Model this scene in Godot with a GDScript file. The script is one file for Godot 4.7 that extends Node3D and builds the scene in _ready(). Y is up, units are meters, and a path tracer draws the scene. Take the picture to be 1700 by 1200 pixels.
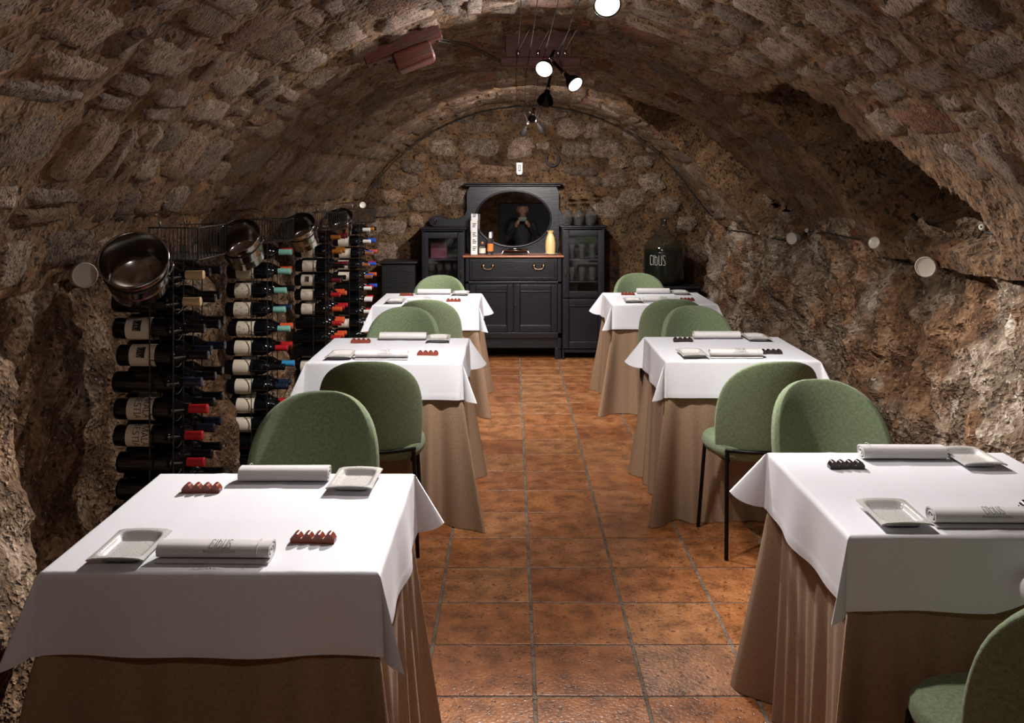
extends Node3D
# Stone-vaulted cellar dining room. Camera at the origin's axis looks along -Z; "d" below is the distance ahead of it.
# ---------------------------------------------------------------- geometry collector
class Geo:
	var v := PackedVector3Array()
	var c := PackedColorArray()
	var uv := PackedVector2Array()
	var t := PackedInt32Array()          # counter-clockwise from outside
	func p(a: Vector3) -> int:
		v.append(a)
		return v.size() - 1
	func tri(a: int, b: int, d: int) -> void:
		t.append(a); t.append(b); t.append(d)
	func quad(a: int, b: int, d: int, e: int) -> void:
		tri(a, b, d); tri(a, d, e)
	func flat4(a: Vector3, b: Vector3, d: Vector3, e: Vector3) -> void:
		quad(p(a), p(b), p(d), p(e))
	# box with chamfered edges
	func box(lo: Vector3, hi: Vector3, bev := 0.004, xf := Transform3D()) -> void:
		var ce := (lo + hi) * 0.5
		var h := (hi - lo) * 0.5
		var b: float = min(bev, min(h.x, min(h.y, h.z)) * 0.7)
		var ids := {}
		for ax in 3:
			for sg in [-1, 1]:
				var u := (ax + 1) % 3
				var w := (ax + 2) % 3
				for su in [-1, 1]:
					for sw in [-1, 1]:
						var q := Vector3()
						q[ax] = h[ax] * sg
						q[u] = (h[u] - b) * su
						q[w] = (h[w] - b) * sw
						ids[[ax, sg, su, sw]] = p(xf * (ce + q))
		for ax in 3:
			for sg in [-1, 1]:
				var a: int = ids[[ax, sg, -1, -1]]
				var b2: int = ids[[ax, sg, 1, -1]]
				var d: int = ids[[ax, sg, 1, 1]]
				var e: int = ids[[ax, sg, -1, 1]]
				if sg > 0: quad(a, b2, d, e)
				else: quad(a, e, d, b2)
		# edges
		for ax in 3:
			var u := (ax + 1) % 3
			var w := (ax + 2) % 3
			for su in [-1, 1]:
				for sw in [-1, 1]:
					# edge parallel to ax between face u(su) and face w(sw)
					var f := []
					for sa in [-1, 1]:
						# face u: its own u-axis = w, w-axis = ax
						f.append(ids[[u, su, sw, sa]])
						# face w: its u-axis = ax, w-axis = u
						f.append(ids[[w, sw, sa, su]])
					if su * sw > 0: quad(f[0], f[1], f[3], f[2])
					else: quad(f[0], f[2], f[3], f[1])
		# corners
		for sx in [-1, 1]:
			for sy in [-1, 1]:
				for sz in [-1, 1]:
					var a: int = ids[[0, sx, sy, sz]]
					var b3: int = ids[[1, sy, sz, sx]]
					var d: int = ids[[2, sz, sx, sy]]
					if sx * sy * sz > 0: tri(a, b3, d)
					else: tri(a, d, b3)
	# lathe round y: profile of (r, y), bottom to top on the outside
	func lathe(prof: Array, n := 20, xf := Transform3D()) -> void:
		var base := v.size()
		for j in prof.size():
			for i in n:
				var a := TAU * i / n
				v.append(xf * Vector3(prof[j].x * cos(a), prof[j].y, -prof[j].x * sin(a)))
		for j in prof.size() - 1:
			for i in n:
				var i2 := (i + 1) % n
				var a := base + j * n + i
				var b := base + j * n + i2
				quad(a, b, b + n, a + n)
	func tube(path: Array, r: float, n := 8, caps := true, closed := false) -> void:
		var m := path.size()
		var base := v.size()
		var up := Vector3.UP
		var prev := Vector3.ZERO
		for k in m:
			var a: Vector3 = path[(k - 1 + m) % m] if (k > 0 or closed) else path[k]
			var b: Vector3 = path[(k + 1) % m] if (k < m - 1 or closed) else path[k]
			var dir := (b - a).normalized()
			if k == 0:
				up = dir.cross(Vector3.RIGHT if abs(dir.x) < 0.8 else Vector3.UP).normalized()
			else:
				up = (up - dir * up.dot(dir)).normalized()
			prev = dir
			var sd := up.cross(dir)
			for i in n:
				var an := TAU * i / n
				v.append(path[k] + (up * cos(an) + sd * sin(an)) * r)
		for k in (m if closed else m - 1):
			for i in n:
				var i2 := (i + 1) % n
				var k2 := (k + 1) % m
				quad(base + k * n + i, base + k2 * n + i, base + k2 * n + i2, base + k * n + i2)
		if caps and not closed:
			var c0 := p(path[0])
			var c1 := p(path[m - 1])
			for i in n:
				var i2 := (i + 1) % n
				tri(c0, base + i, base + i2)
				tri(c1, base + (m - 1) * n + i2, base + (m - 1) * n + i)
	# prism from a polygon in (x, y), from z0 to z1
	func prism(poly: PackedVector2Array, z0: float, z1: float, xf := Transform3D(), bev := 0.0) -> void:
		var pl := poly.duplicate()
		if Geometry2D.is_polygon_clockwise(pl): pl.reverse()
		var n := pl.size()
		var big := PackedVector2Array()
		for q in pl: big.append(q * 1000.0)
		var tr := Geometry2D.triangulate_polygon(big)
		var inn := pl
		if bev > 0.0:
			var q := PackedVector2Array()
			for i in n:
				var e1 := (pl[i] - pl[(i - 1 + n) % n]).normalized()
				var e2 := (pl[(i + 1) % n] - pl[i]).normalized()
				var nn := (Vector2(-e1.y, e1.x) + Vector2(-e2.y, e2.x)).normalized()
				q.append(pl[i] + nn * bev)
			inn = q
		var rings := [[inn, z1], [pl, z1 - bev], [pl, z0 + bev], [inn, z0]] if bev > 0.0 else [[pl, z1], [pl, z0]]
		var f1 := v.size()
		for q in (inn): v.append(xf * Vector3(q.x, q.y, z1))
		for k in range(0, tr.size(), 3): _oriented(f1, tr, k, pl, false)
		var f0 := v.size()
		for q in (inn): v.append(xf * Vector3(q.x, q.y, z0))
		for k in range(0, tr.size(), 3): _oriented(f0, tr, k, pl, true)
		for r in rings.size() - 1:
			var b0 := v.size()
			for q in rings[r][0]: v.append(xf * Vector3(q.x, q.y, rings[r][1]))
			var b1 := v.size()
			for q in rings[r + 1][0]: v.append(xf * Vector3(q.x, q.y, rings[r + 1][1]))
			for i in n:
				var i2 := (i + 1) % n
				quad(b1 + i, b1 + i2, b0 + i2, b0 + i)
	func _oriented(f: int, tr: PackedInt32Array, k: int, pl: PackedVector2Array, flip: bool) -> void:
		var a := pl[tr[k]]
		var b := pl[tr[k + 1]]
		var d := pl[tr[k + 2]]
		var ccw := (b - a).cross(d - a) > 0.0
		if ccw != flip: tri(f + tr[k], f + tr[k + 1], f + tr[k + 2])
		else: tri(f + tr[k], f + tr[k + 2], f + tr[k + 1])
	# grid of (nu+1) x (nv+1) points, fn(i, j) -> Vector3; u x v points outward
	func grid(nu: int, nv: int, fn: Callable, flip := false) -> int:
		var base := v.size()
		for j in nv + 1:
			for i in nu + 1:
				v.append(fn.call(i, j))
		for j in nv:
			for i in nu:
				var a := base + j * (nu + 1) + i
				if flip: quad(a, a + nu + 1, a + nu + 2, a + 1)
				else: quad(a, a + 1, a + nu + 2, a + nu + 1)
		return base
	func mesh() -> ArrayMesh:
		var nr := PackedVector3Array()
		nr.resize(v.size())
		var ix := PackedInt32Array()
		ix.resize(t.size())
		for k in range(0, t.size(), 3):
			var a := t[k]
			var b := t[k + 1]
			var d := t[k + 2]
			var w := (v[b] - v[a]).cross(v[d] - v[a])
			nr[a] += w
			nr[b] += w
			nr[d] += w
			ix[k] = a
			ix[k + 1] = d
			ix[k + 2] = b
		for k in nr.size():
			nr[k] = nr[k].normalized() if nr[k].length_squared() > 0.0 else Vector3.UP
		var ar := []
		ar.resize(Mesh.ARRAY_MAX)
		ar[Mesh.ARRAY_VERTEX] = v
		ar[Mesh.ARRAY_NORMAL] = nr
		if c.size() == v.size(): ar[Mesh.ARRAY_COLOR] = c
		if uv.size() == v.size(): ar[Mesh.ARRAY_TEX_UV] = uv
		ar[Mesh.ARRAY_INDEX] = ix
		var m := ArrayMesh.new()
		m.add_surface_from_arrays(Mesh.PRIMITIVE_TRIANGLES, ar)
		return m

# ---------------------------------------------------------------- naming and placing
var rng := RandomNumberGenerator.new()
var M := {}
var taken := {}
const F := 1641.0                    # focal length of the photograph in its own pixels
const EYE := 1.57                    # camera height

func P(x: float, y: float, d: float) -> Vector3:
	return Vector3(x, y, -d)
func numbered(n: String) -> String:
	taken[n] = taken.get(n, -1) + 1
	return n if taken[n] == 0 else "%s_%03d" % [n, taken[n]]
func tag(o: Node3D, label: String, category: String, group := "") -> void:
	o.set_meta("label", label)
	o.set_meta("category", category)
	if group != "": o.set_meta("group", group)
func thing(called: String, label: String, category: String, at := Vector3.ZERO, turn := 0.0, group := "") -> Node3D:
	var o := Node3D.new()
	o.name = numbered(called)
	add_child(o)
	o.position = at
	o.rotation.y = turn
	tag(o, label, category, group)
	return o
func part(called: String, mesh: Mesh, mat: Material, parent: Node3D, xf := Transform3D()) -> MeshInstance3D:
	var o := MeshInstance3D.new()
	o.name = called if parent != self else numbered(called)
	o.mesh = mesh
	o.material_override = mat
	o.transform = xf
	parent.add_child(o, true)
	return o
func geo(called: String, g: Geo, mat: Material, parent: Node3D, xf := Transform3D()) -> MeshInstance3D:
	return part(called, g.mesh(), mat, parent, xf)
func struct(called: String, g: Geo, mat: Material) -> MeshInstance3D:
	var o := geo(called, g, mat, self)
	o.set_meta("kind", "structure")
	return o

# ---------------------------------------------------------------- materials
func col(r: int, g: int, b: int) -> Color:
	return Color(r / 255.0, g / 255.0, b / 255.0)
func mat(c: Color, rough := 0.6, metal := 0.0) -> StandardMaterial3D:
	var m := StandardMaterial3D.new()
	m.albedo_color = c
	m.roughness = rough
	m.metallic = metal
	m.cull_mode = BaseMaterial3D.CULL_DISABLED
	return m
func glow(c: Color, e: float) -> StandardMaterial3D:
	var m := mat(c, 0.4)
	m.emission_enabled = true
	m.emission = c
	m.emission_energy_multiplier = e
	return m
func noise_bytes(n: int, sd: int, freq: float, type := FastNoiseLite.TYPE_SIMPLEX_SMOOTH, oct := 5, ret := -1) -> PackedByteArray:
	var f := FastNoiseLite.new()
	f.seed = sd
	f.noise_type = type
	f.frequency = freq
	f.fractal_type = FastNoiseLite.FRACTAL_FBM if oct > 1 else FastNoiseLite.FRACTAL_NONE
	f.fractal_octaves = oct
	if ret >= 0: f.cellular_return_type = ret
	var im := f.get_seamless_image(n, n, false, false, 0.12, true)
	im.convert(Image.FORMAT_L8)
	return im.get_data()
func tex(data: PackedByteArray, n: int, fmt: int) -> ImageTexture:
	var im := Image.create_from_data(n, n, false, fmt, data)
	im.generate_mipmaps()
	return ImageTexture.create_from_image(im)
# mottled mineral surface: ramp of colours over two scales of noise, with pits and specks; colours are sRGB
func mineral(n: int, sd: int, ramp: Array, f1: float, f2: float, pits: float, pit_col: Color, flecks := 0.0, fleck_col := Color.WHITE) -> Array:
	var a := noise_bytes(n, sd, f1, FastNoiseLite.TYPE_SIMPLEX_SMOOTH, 4)
	var b := noise_bytes(n, sd + 1, f2, FastNoiseLite.TYPE_SIMPLEX_SMOOTH, 4)
	var p := noise_bytes(n, sd + 2, f2 * 0.55, FastNoiseLite.TYPE_SIMPLEX_SMOOTH, 3)
	var w := noise_bytes(n, sd + 3, f2 * 0.8, FastNoiseLite.TYPE_SIMPLEX_SMOOTH, 3)
	var rgb := PackedByteArray()
	rgb.resize(n * n * 3)
	var hh := PackedByteArray()
	hh.resize(n * n)
	var lut := []
	for i in 256:
		var x := (i / 255.0) * (ramp.size() - 1)
		var k := mini(int(x), ramp.size() - 2)
		lut.append(ramp[k].lerp(ramp[k + 1], x - k))
	for i in n * n:
		var s := clampi(int((a[i] * 0.6 + b[i] * 0.4 - 128.0) * 1.5 + 128.0), 0, 255)
		var q: Color = lut[s]
		var h := 0.25 * a[i] + 0.45 * b[i] + 0.3 * w[i]
		var pit := clampf((pits * 255.0 - p[i]) / 14.0, 0.0, 1.0)
		if pit > 0.0:
			q = q.lerp(pit_col, pit * 0.8)
			h -= 70.0 * pit
		if flecks > 0.0:
			var fl := clampf((w[i] - (1.0 - flecks) * 255.0) / 16.0, 0.0, 1.0)
			if fl > 0.0:
				q = q.lerp(fleck_col, fl * 0.75)
				h += 20.0 * fl
		rgb[i * 3] = int(q.r * 255.0)
		rgb[i * 3 + 1] = int(q.g * 255.0)
		rgb[i * 3 + 2] = int(q.b * 255.0)
		hh[i] = clampi(int(h), 0, 255)
	return [tex(rgb, n, Image.FORMAT_RGB8), tex(hh, n, Image.FORMAT_L8)]
func surf(maps: Array, size_m: float, relief_cm: float, rough := 0.9, tint := Color.WHITE, vcol := false, off := 0.0, world := true) -> StandardMaterial3D:
	var m := mat(tint, rough)
	m.albedo_texture = maps[0]
	m.uv1_triplanar = true
	m.uv1_world_triplanar = world
	m.uv1_scale = Vector3.ONE / size_m
	m.uv1_offset = Vector3(off, off * 1.7, off * 0.6)
	m.uv1_triplanar_sharpness = 4.0
	if relief_cm > 0.0:
		m.heightmap_enabled = true
		m.heightmap_texture = maps[1]
		m.heightmap_scale = relief_cm
	if vcol: m.vertex_color_use_as_albedo = true
	return m
# woven cloth: two thread directions plus slub
func weave(n: int, sd: int, threads: int, ca: Color, cb: Color, slub: float) -> Array:
	var a := noise_bytes(n, sd, 0.02, FastNoiseLite.TYPE_SIMPLEX_SMOOTH, 3)
	var w := noise_bytes(n, sd + 1, 0.25, FastNoiseLite.TYPE_SIMPLEX_SMOOTH, 2)
	var rgb := PackedByteArray()
	rgb.resize(n * n * 3)
	var hh := PackedByteArray()
	hh.resize(n * n)
	for y in n:
		for x in n:
			var i := y * n + x
			var u := float(x) * threads / n
			var v := float(y) * threads / n
			var over := (int(u) + int(v)) % 2 == 0
			var k := sin(PI * fposmod(u, 1.0)) * sin(PI * fposmod(v, 1.0))
			var j := (int(v) * n / threads * n + (x * 3) % n) if over else ((y * 3) % n * n + int(u) * n / threads)
			var s := clampf(0.5 + (w[j] / 255.0 - 0.5) * slub + (w[i] / 255.0 - 0.5) * slub + (a[i] / 255.0 - 0.5) * 0.35 + (0.06 if over else -0.06), 0.0, 1.0)
			var q := ca.lerp(cb, s)
			rgb[i * 3] = int(q.r * 255.0)
			rgb[i * 3 + 1] = int(q.g * 255.0)
			rgb[i * 3 + 2] = int(q.b * 255.0)
			hh[i] = int(70.0 + 150.0 * k * (1.0 if over else 0.8))
	return [tex(rgb, n, Image.FORMAT_RGB8), tex(hh, n, Image.FORMAT_L8)]
# streaky wood, grain along the texture's u
func wood(n: int, sd: int, ca: Color, cb: Color) -> Array:
	var f := FastNoiseLite.new()
	f.seed = sd
	f.frequency = 0.012
	f.fractal_octaves = 4
	var rgb := PackedByteArray()
	rgb.resize(n * n * 3)
	var hh := PackedByteArray()
	hh.resize(n * n)
	for y in n:
		for x in n:
			var i := y * n + x
			var e := f.get_noise_2d(x * 0.35, y * 6.0) * 0.7 + f.get_noise_2d(x * 1.2 + 900.0, y * 20.0) * 0.4
			var s := clampf(0.5 + e * 1.1, 0.0, 1.0)
			var q := ca.lerp(cb, s)
			rgb[i * 3] = int(q.r * 255.0)
			rgb[i * 3 + 1] = int(q.g * 255.0)
			rgb[i * 3 + 2] = int(q.b * 255.0)
			hh[i] = int(255.0 * s)
	return [tex(rgb, n, Image.FORMAT_RGB8), tex(hh, n, Image.FORMAT_L8)]

func materials() -> void:
	var mortar := mineral(1024, 11, [col(66, 51, 38), col(104, 81, 58), col(130, 104, 76), col(150, 126, 98)], 0.006, 0.045, 0.33, col(46, 35, 26), 0.22, col(178, 158, 134))
	M.mortar = surf(mortar, 1.3, 1.5, 0.93, Color.WHITE, true)
	var stone := mineral(1024, 31, [col(92, 78, 66), col(128, 112, 98), col(154, 138, 125), col(182, 169, 157)], 0.010, 0.06, 0.34, col(62, 46, 34), 0.2, col(214, 202, 190))
	M.stones = []
	var tints := [col(232, 222, 210), col(205, 196, 188), col(226, 204, 180), col(190, 174, 156), col(245, 232, 222), col(186, 158, 128), col(216, 202, 196), col(170, 158, 148)]
	for k in tints.size():
		M.stones.append(surf(stone, 0.75, 1.0, 0.92, tints[k], false, 0.137 * k))
	M.stone_orange = surf(stone, 0.75, 1.0, 0.92, col(186, 128, 78), false, 0.4)
	var rock := mineral(1024, 51, [col(58, 46, 36), col(96, 79, 62), col(128, 110, 92), col(168, 154, 140), col(204, 196, 187)], 0.006, 0.05, 0.29, col(48, 37, 28), 0.26, col(216, 206, 194))
	M.rock = surf(rock, 1.25, 2.6, 0.94, Color.WHITE, true)
	M.back_mortar = surf(mortar, 1.1, 1.8, 0.93, col(214, 210, 204), true, 0.3)
	var clay := mineral(1024, 71, [col(100, 63, 39), col(144, 95, 58), col(172, 116, 73), col(192, 140, 98)], 0.006, 0.05, 0.27, col(84, 50, 33), 0.12, col(200, 148, 110))
	M.tiles = []
	for q in [col(255, 248, 240), col(240, 226, 214), col(255, 255, 250), col(226, 206, 190), col(250, 236, 216)]:
		var m := surf(clay, 0.9, 0.22, 0.31, q, false, 0.21 * M.tiles.size())
		m.metallic_specular = 0.5
		M.tiles.append(m)
	M.tile_pale = surf(clay, 0.9, 0.35, 0.45, col(228, 226, 214), false, 0.8)
	M.grout = surf(mineral(512, 91, [col(80, 70, 62), col(118, 106, 96), col(140, 130, 118)], 0.01, 0.08, 0.3, col(60, 52, 46)), 0.6, 0.4, 0.95)
	var gw := weave(512, 101, 64, col(66, 80, 54), col(152, 167, 132), 1.1)
	M.green = surf(gw, 0.16, 0.06, 0.95, Color.WHITE, false, 0.0, false)
	M.green.rim_enabled = true
	M.green.rim = 0.25
	var lw := weave(512, 111, 96, col(120, 95, 74), col(176, 148, 122), 0.8)
	M.linen = surf(lw, 0.14, 0.04, 0.95, Color.WHITE, false, 0.0, false)
	var ww := weave(512, 121, 128, col(217, 218, 226), col(233, 234, 242), 0.5)
	M.white_cloth = surf(ww, 0.14, 0.025, 0.9, Color.WHITE, false, 0.0, false)
	M.napkin = surf(ww, 0.1, 0.05, 0.93, col(250, 246, 238), false, 0.0, false)
	M.thread = mat(col(92, 96, 84), 0.8)
	M.black_steel = mat(col(16, 16, 17), 0.38, 0.6)
	var speck := noise_bytes(512, 131, 0.035, FastNoiseLite.TYPE_CELLULAR, 1, FastNoiseLite.RETURN_DISTANCE)
	var sp2 := noise_bytes(512, 132, 0.03, FastNoiseLite.TYPE_SIMPLEX, 1)
	var sb := PackedByteArray()
	sb.resize(512 * 512 * 3)
	for i in 512 * 512:
		var k := clampf((30.0 - speck[i]) / 10.0, 0.0, 1.0) * (1.0 if sp2[i] > 165 else 0.0)
		for j in 3: sb[i * 3 + j] = int(lerpf(206.0 - 2.0 * j, 40.0, k))
	M.porcelain = surf([tex(sb, 512, Image.FORMAT_RGB8)], 0.16, 0.0, 0.16, Color.WHITE, false, 0.0, false)
	M.glaze_red = mat(col(122, 50, 30), 0.22)
	M.glaze_dark = mat(col(34, 20, 16), 0.2)
	var nw := wood(512, 141, col(13, 13, 20), col(20, 20, 30))
	M.navy = surf(nw, 0.5, 0.03, 0.36, Color.WHITE, false, 0.0, false)
	var bw := wood(512, 151, col(52, 18, 9), col(104, 42, 20))
	M.brown_wood = surf(bw, 0.4, 0.06, 0.6, Color.WHITE, false, 0.0, false)
	M.top_wood = surf(wood(512, 161, col(104, 58, 38), col(158, 98, 66)), 0.4, 0.06, 0.35, Color.WHITE, false, 0.0, false)
	M.black_wood = surf(nw, 0.5, 0.1, 0.5, col(150, 140, 140), false, 0.0, false)
	M.brass = mat(col(132, 110, 78), 0.34, 1.0)
	M.chrome = mat(col(205, 203, 200), 0.14, 1.0)
	M.steel = mat(col(176, 172, 166), 0.16, 1.0)
	M.wire = mat(col(52, 48, 45), 0.45, 0.6)
	M.thin_wire = mat(col(14, 11, 10), 1.0)
	M.thin_wire.metallic_specular = 0.05
	M.iron = mat(col(38, 30, 26), 0.65, 0.4)
	M.mirror = mat(col(215, 215, 215), 0.015, 1.0)
	M.pane = mat(Color(0.10, 0.10, 0.11, 0.06), 0.02)
	M.pane.transparency = BaseMaterial3D.TRANSPARENCY_ALPHA
	M.crystal = mat(Color(0.97, 0.98, 0.98, 0.02), 0.0)
	M.crystal.refraction_enabled = true
	M.crystal.refraction_scale = 0.05
	M.demijohn = mat(Color(0.15, 0.17, 0.13, 0.38), 0.04)
	M.demijohn.transparency = BaseMaterial3D.TRANSPARENCY_ALPHA
	M.wine = mat(col(10, 6, 8), 0.2)
	M.bottle = mat(col(11, 12, 15), 0.09)
	M.ceramic_white = mat(col(214, 206, 194), 0.3)
	M.cream = mat(col(214, 184, 128), 0.42)
	M.white_plastic = mat(col(222, 222, 224), 0.4)
	M.dark_plastic = mat(col(22, 22, 24), 0.4)
	M.cable = mat(col(20, 17, 15), 0.6)
	M.label_paper = mat(col(226, 214, 196), 0.7)
	M.ink = mat(col(24, 22, 24), 0.7)
	M.magenta = mat(col(84, 26, 50), 0.6)
	M.carton = mat(col(232, 230, 228), 0.55)
	M.orange_label = mat(col(224, 132, 60), 0.5)
	M.lamp_body = mat(col(24, 22, 22), 0.3, 0.8)
	M.lamp_glow = glow(Color(1.0, 0.96, 0.92), 14.0)
	M.letter_grey = mat(col(200, 198, 194), 0.5)
	M.foils = {
		"tan": mat(col(196, 166, 124), 0.4, 0.2), "black": mat(col(16, 16, 19), 0.3, 0.2), "red": mat(col(170, 28, 34), 0.35, 0.1),
		"teal": mat(col(120, 176, 164), 0.35, 0.1), "amber": mat(col(178, 112, 44), 0.35, 0.3), "blue": mat(col(42, 84, 190), 0.35, 0.1),
		"white": mat(col(216, 212, 208), 0.4), "orange": mat(col(206, 84, 44), 0.35, 0.1), "wine": mat(col(96, 22, 34), 0.35, 0.1), "navy": mat(col(26, 34, 56), 0.35, 0.1),
		"copper": mat(col(186, 128, 98), 0.3, 0.6), "sky": mat(col(52, 140, 196), 0.35, 0.1)}

# ---------------------------------------------------------------- the shell of the cellar
const VX := 0.17                     # axis of the barrel vault
const VY := 0.495
const VR := 1.845
const D_BACK := 9.3
const D_REAR := -3.2
var n_low := FastNoiseLite.new()
var n_mid := FastNoiseLite.new()
var n_fine := FastNoiseLite.new()
var n_col := FastNoiseLite.new()
var pockets := []                    # openings in the vault's right haunch, outlines in (d, arc length)

func setup_noise() -> void:
	n_low.seed = 3; n_low.frequency = 0.9; n_low.fractal_octaves = 2
	n_mid.seed = 5; n_mid.frequency = 3.2; n_mid.fractal_octaves = 3
	n_fine.seed = 8; n_fine.frequency = 14.0; n_fine.fractal_octaves = 3
	n_col.seed = 13; n_col.frequency = 1.5; n_col.fractal_octaves = 4
	var raw := [
		[[5.16, 34.0], [4.85, 35.5], [4.51, 35.0], [4.36, 37.7], [4.26, 41], [4.2, 44], [4.24, 47], [4.02, 48.5], [3.95, 52], [3.9, 55.5], [3.78, 58], [3.72, 60], [3.70, 63.5], [4.72, 63.5], [4.85, 60], [5.03, 55.9], [5.02, 50], [5.16, 45.9], [5.1, 40]],
		[[8.12, 35.3], [7.75, 27], [7.42, 20.5], [7.2, 22], [7.08, 28.6], [7.02, 34], [6.92, 40], [6.8, 46], [6.73, 50.8], [6.5, 57], [6.36, 60], [6.18, 63.5], [7.42, 63.5], [7.8, 60], [8.03, 56.8], [8.1, 51], [8.2, 45.9]]]
	for r in raw:
		var pl := PackedVector2Array()
		for q in r: pl.append(Vector2(q[0], deg_to_rad(q[1]) * VR))
		pockets.append(pl)
func pocket_sd(d: float, s: float) -> float:     # positive inside an opening
	var best := -9.0
	for pl in pockets:
		if d < 3.3 or d > 8.6 or s < 0.5: continue
		var q := Vector2(d + 0.03 * n_fine.get_noise_2d(s * 0.6, d * 0.6), s + 0.03 * n_fine.get_noise_2d(d * 0.6 + 40.0, s * 0.6))
		var m := 9.0
		for i in pl.size():
			m = min(m, q.distance_to(Geometry2D.get_closest_point_to_segment(q, pl[i], pl[(i + 1) % pl.size()])))
		best = max(best, m if Geometry2D.is_point_in_polygon(q, pl) else -m)
	return best
func vault_base(th: float, d: float) -> float:
	return VR + 0.035 * n_low.get_noise_2d(th * VR, d) + 0.012 * n_mid.get_noise_2d(th * VR + 20.0, d)
func vault_pt(th: float, d: float, r: float) -> Vector3:
	return P(VX + r * sin(th), VY + r * cos(th), d)
func right_x(y: float, d: float) -> float:
	var x: float = 1.86 - 0.10 * smoothstep(1.3, 0.2, y) + 0.13 * n_low.get_noise_2d(d * 1.1 + 7.0, y * 1.3) + 0.08 * n_mid.get_noise_2d(d, y + 3.0) + 0.035 * abs(n_mid.get_noise_2d(d * 2.0 + 5.0, y * 2.0)) + 0.026 * n_fine.get_noise_2d(d, y) + 0.014 * n_fine.get_noise_2d(d * 2.6 + 60.0, y * 2.6)
	return x + max(0.0, y - 1.28) * 0.15
func left_x(y: float, d: float) -> float:
	var b := 0.0
	for q in [[2.35, 0.62, 0.21], [4.28, 0.32, 0.26], [5.8, 0.3, 0.2], [7.3, 0.25, 0.16]]:
		b = max(b, q[2] * smoothstep(1.0, 0.6, abs(d - q[0]) / q[1]))
	b *= smoothstep(1.32, 1.0, y) * (0.75 + 0.35 * smoothstep(1.0, 0.3, y))
	return -1.54 + b - 0.06 * n_low.get_noise_2d(d * 1.1 + 17.0, y * 1.3) - 0.04 * n_mid.get_noise_2d(d + 9.0, y + 3.0) - 0.022 * n_fine.get_noise_2d(d + 9.0, y) - 0.012 * n_fine.get_noise_2d(d * 2.6 + 70.0, y * 2.6)
func back_d(x: float, y: float) -> float:
	return D_BACK + 0.03 * n_low.get_noise_2d(x * 1.3 + 30.0, y * 1.3) + 0.02 * n_mid.get_noise_2d(x + 30.0, y) + 0.008 * n_fine.get_noise_2d(x + 30.0, y)
func patch(x: float, y: float, ca: Color, cb: Color, cc: Color) -> Color:     # mineral stain: linear multipliers
	var a := n_col.get_noise_2d(x, y)
	var b := n_col.get_noise_2d(x * 0.8 + 50.0, y * 0.8)
	return ca.lerp(cb, smoothstep(-0.12, 0.22, a)).lerp(cc, smoothstep(0.08, 0.32, b))

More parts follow.
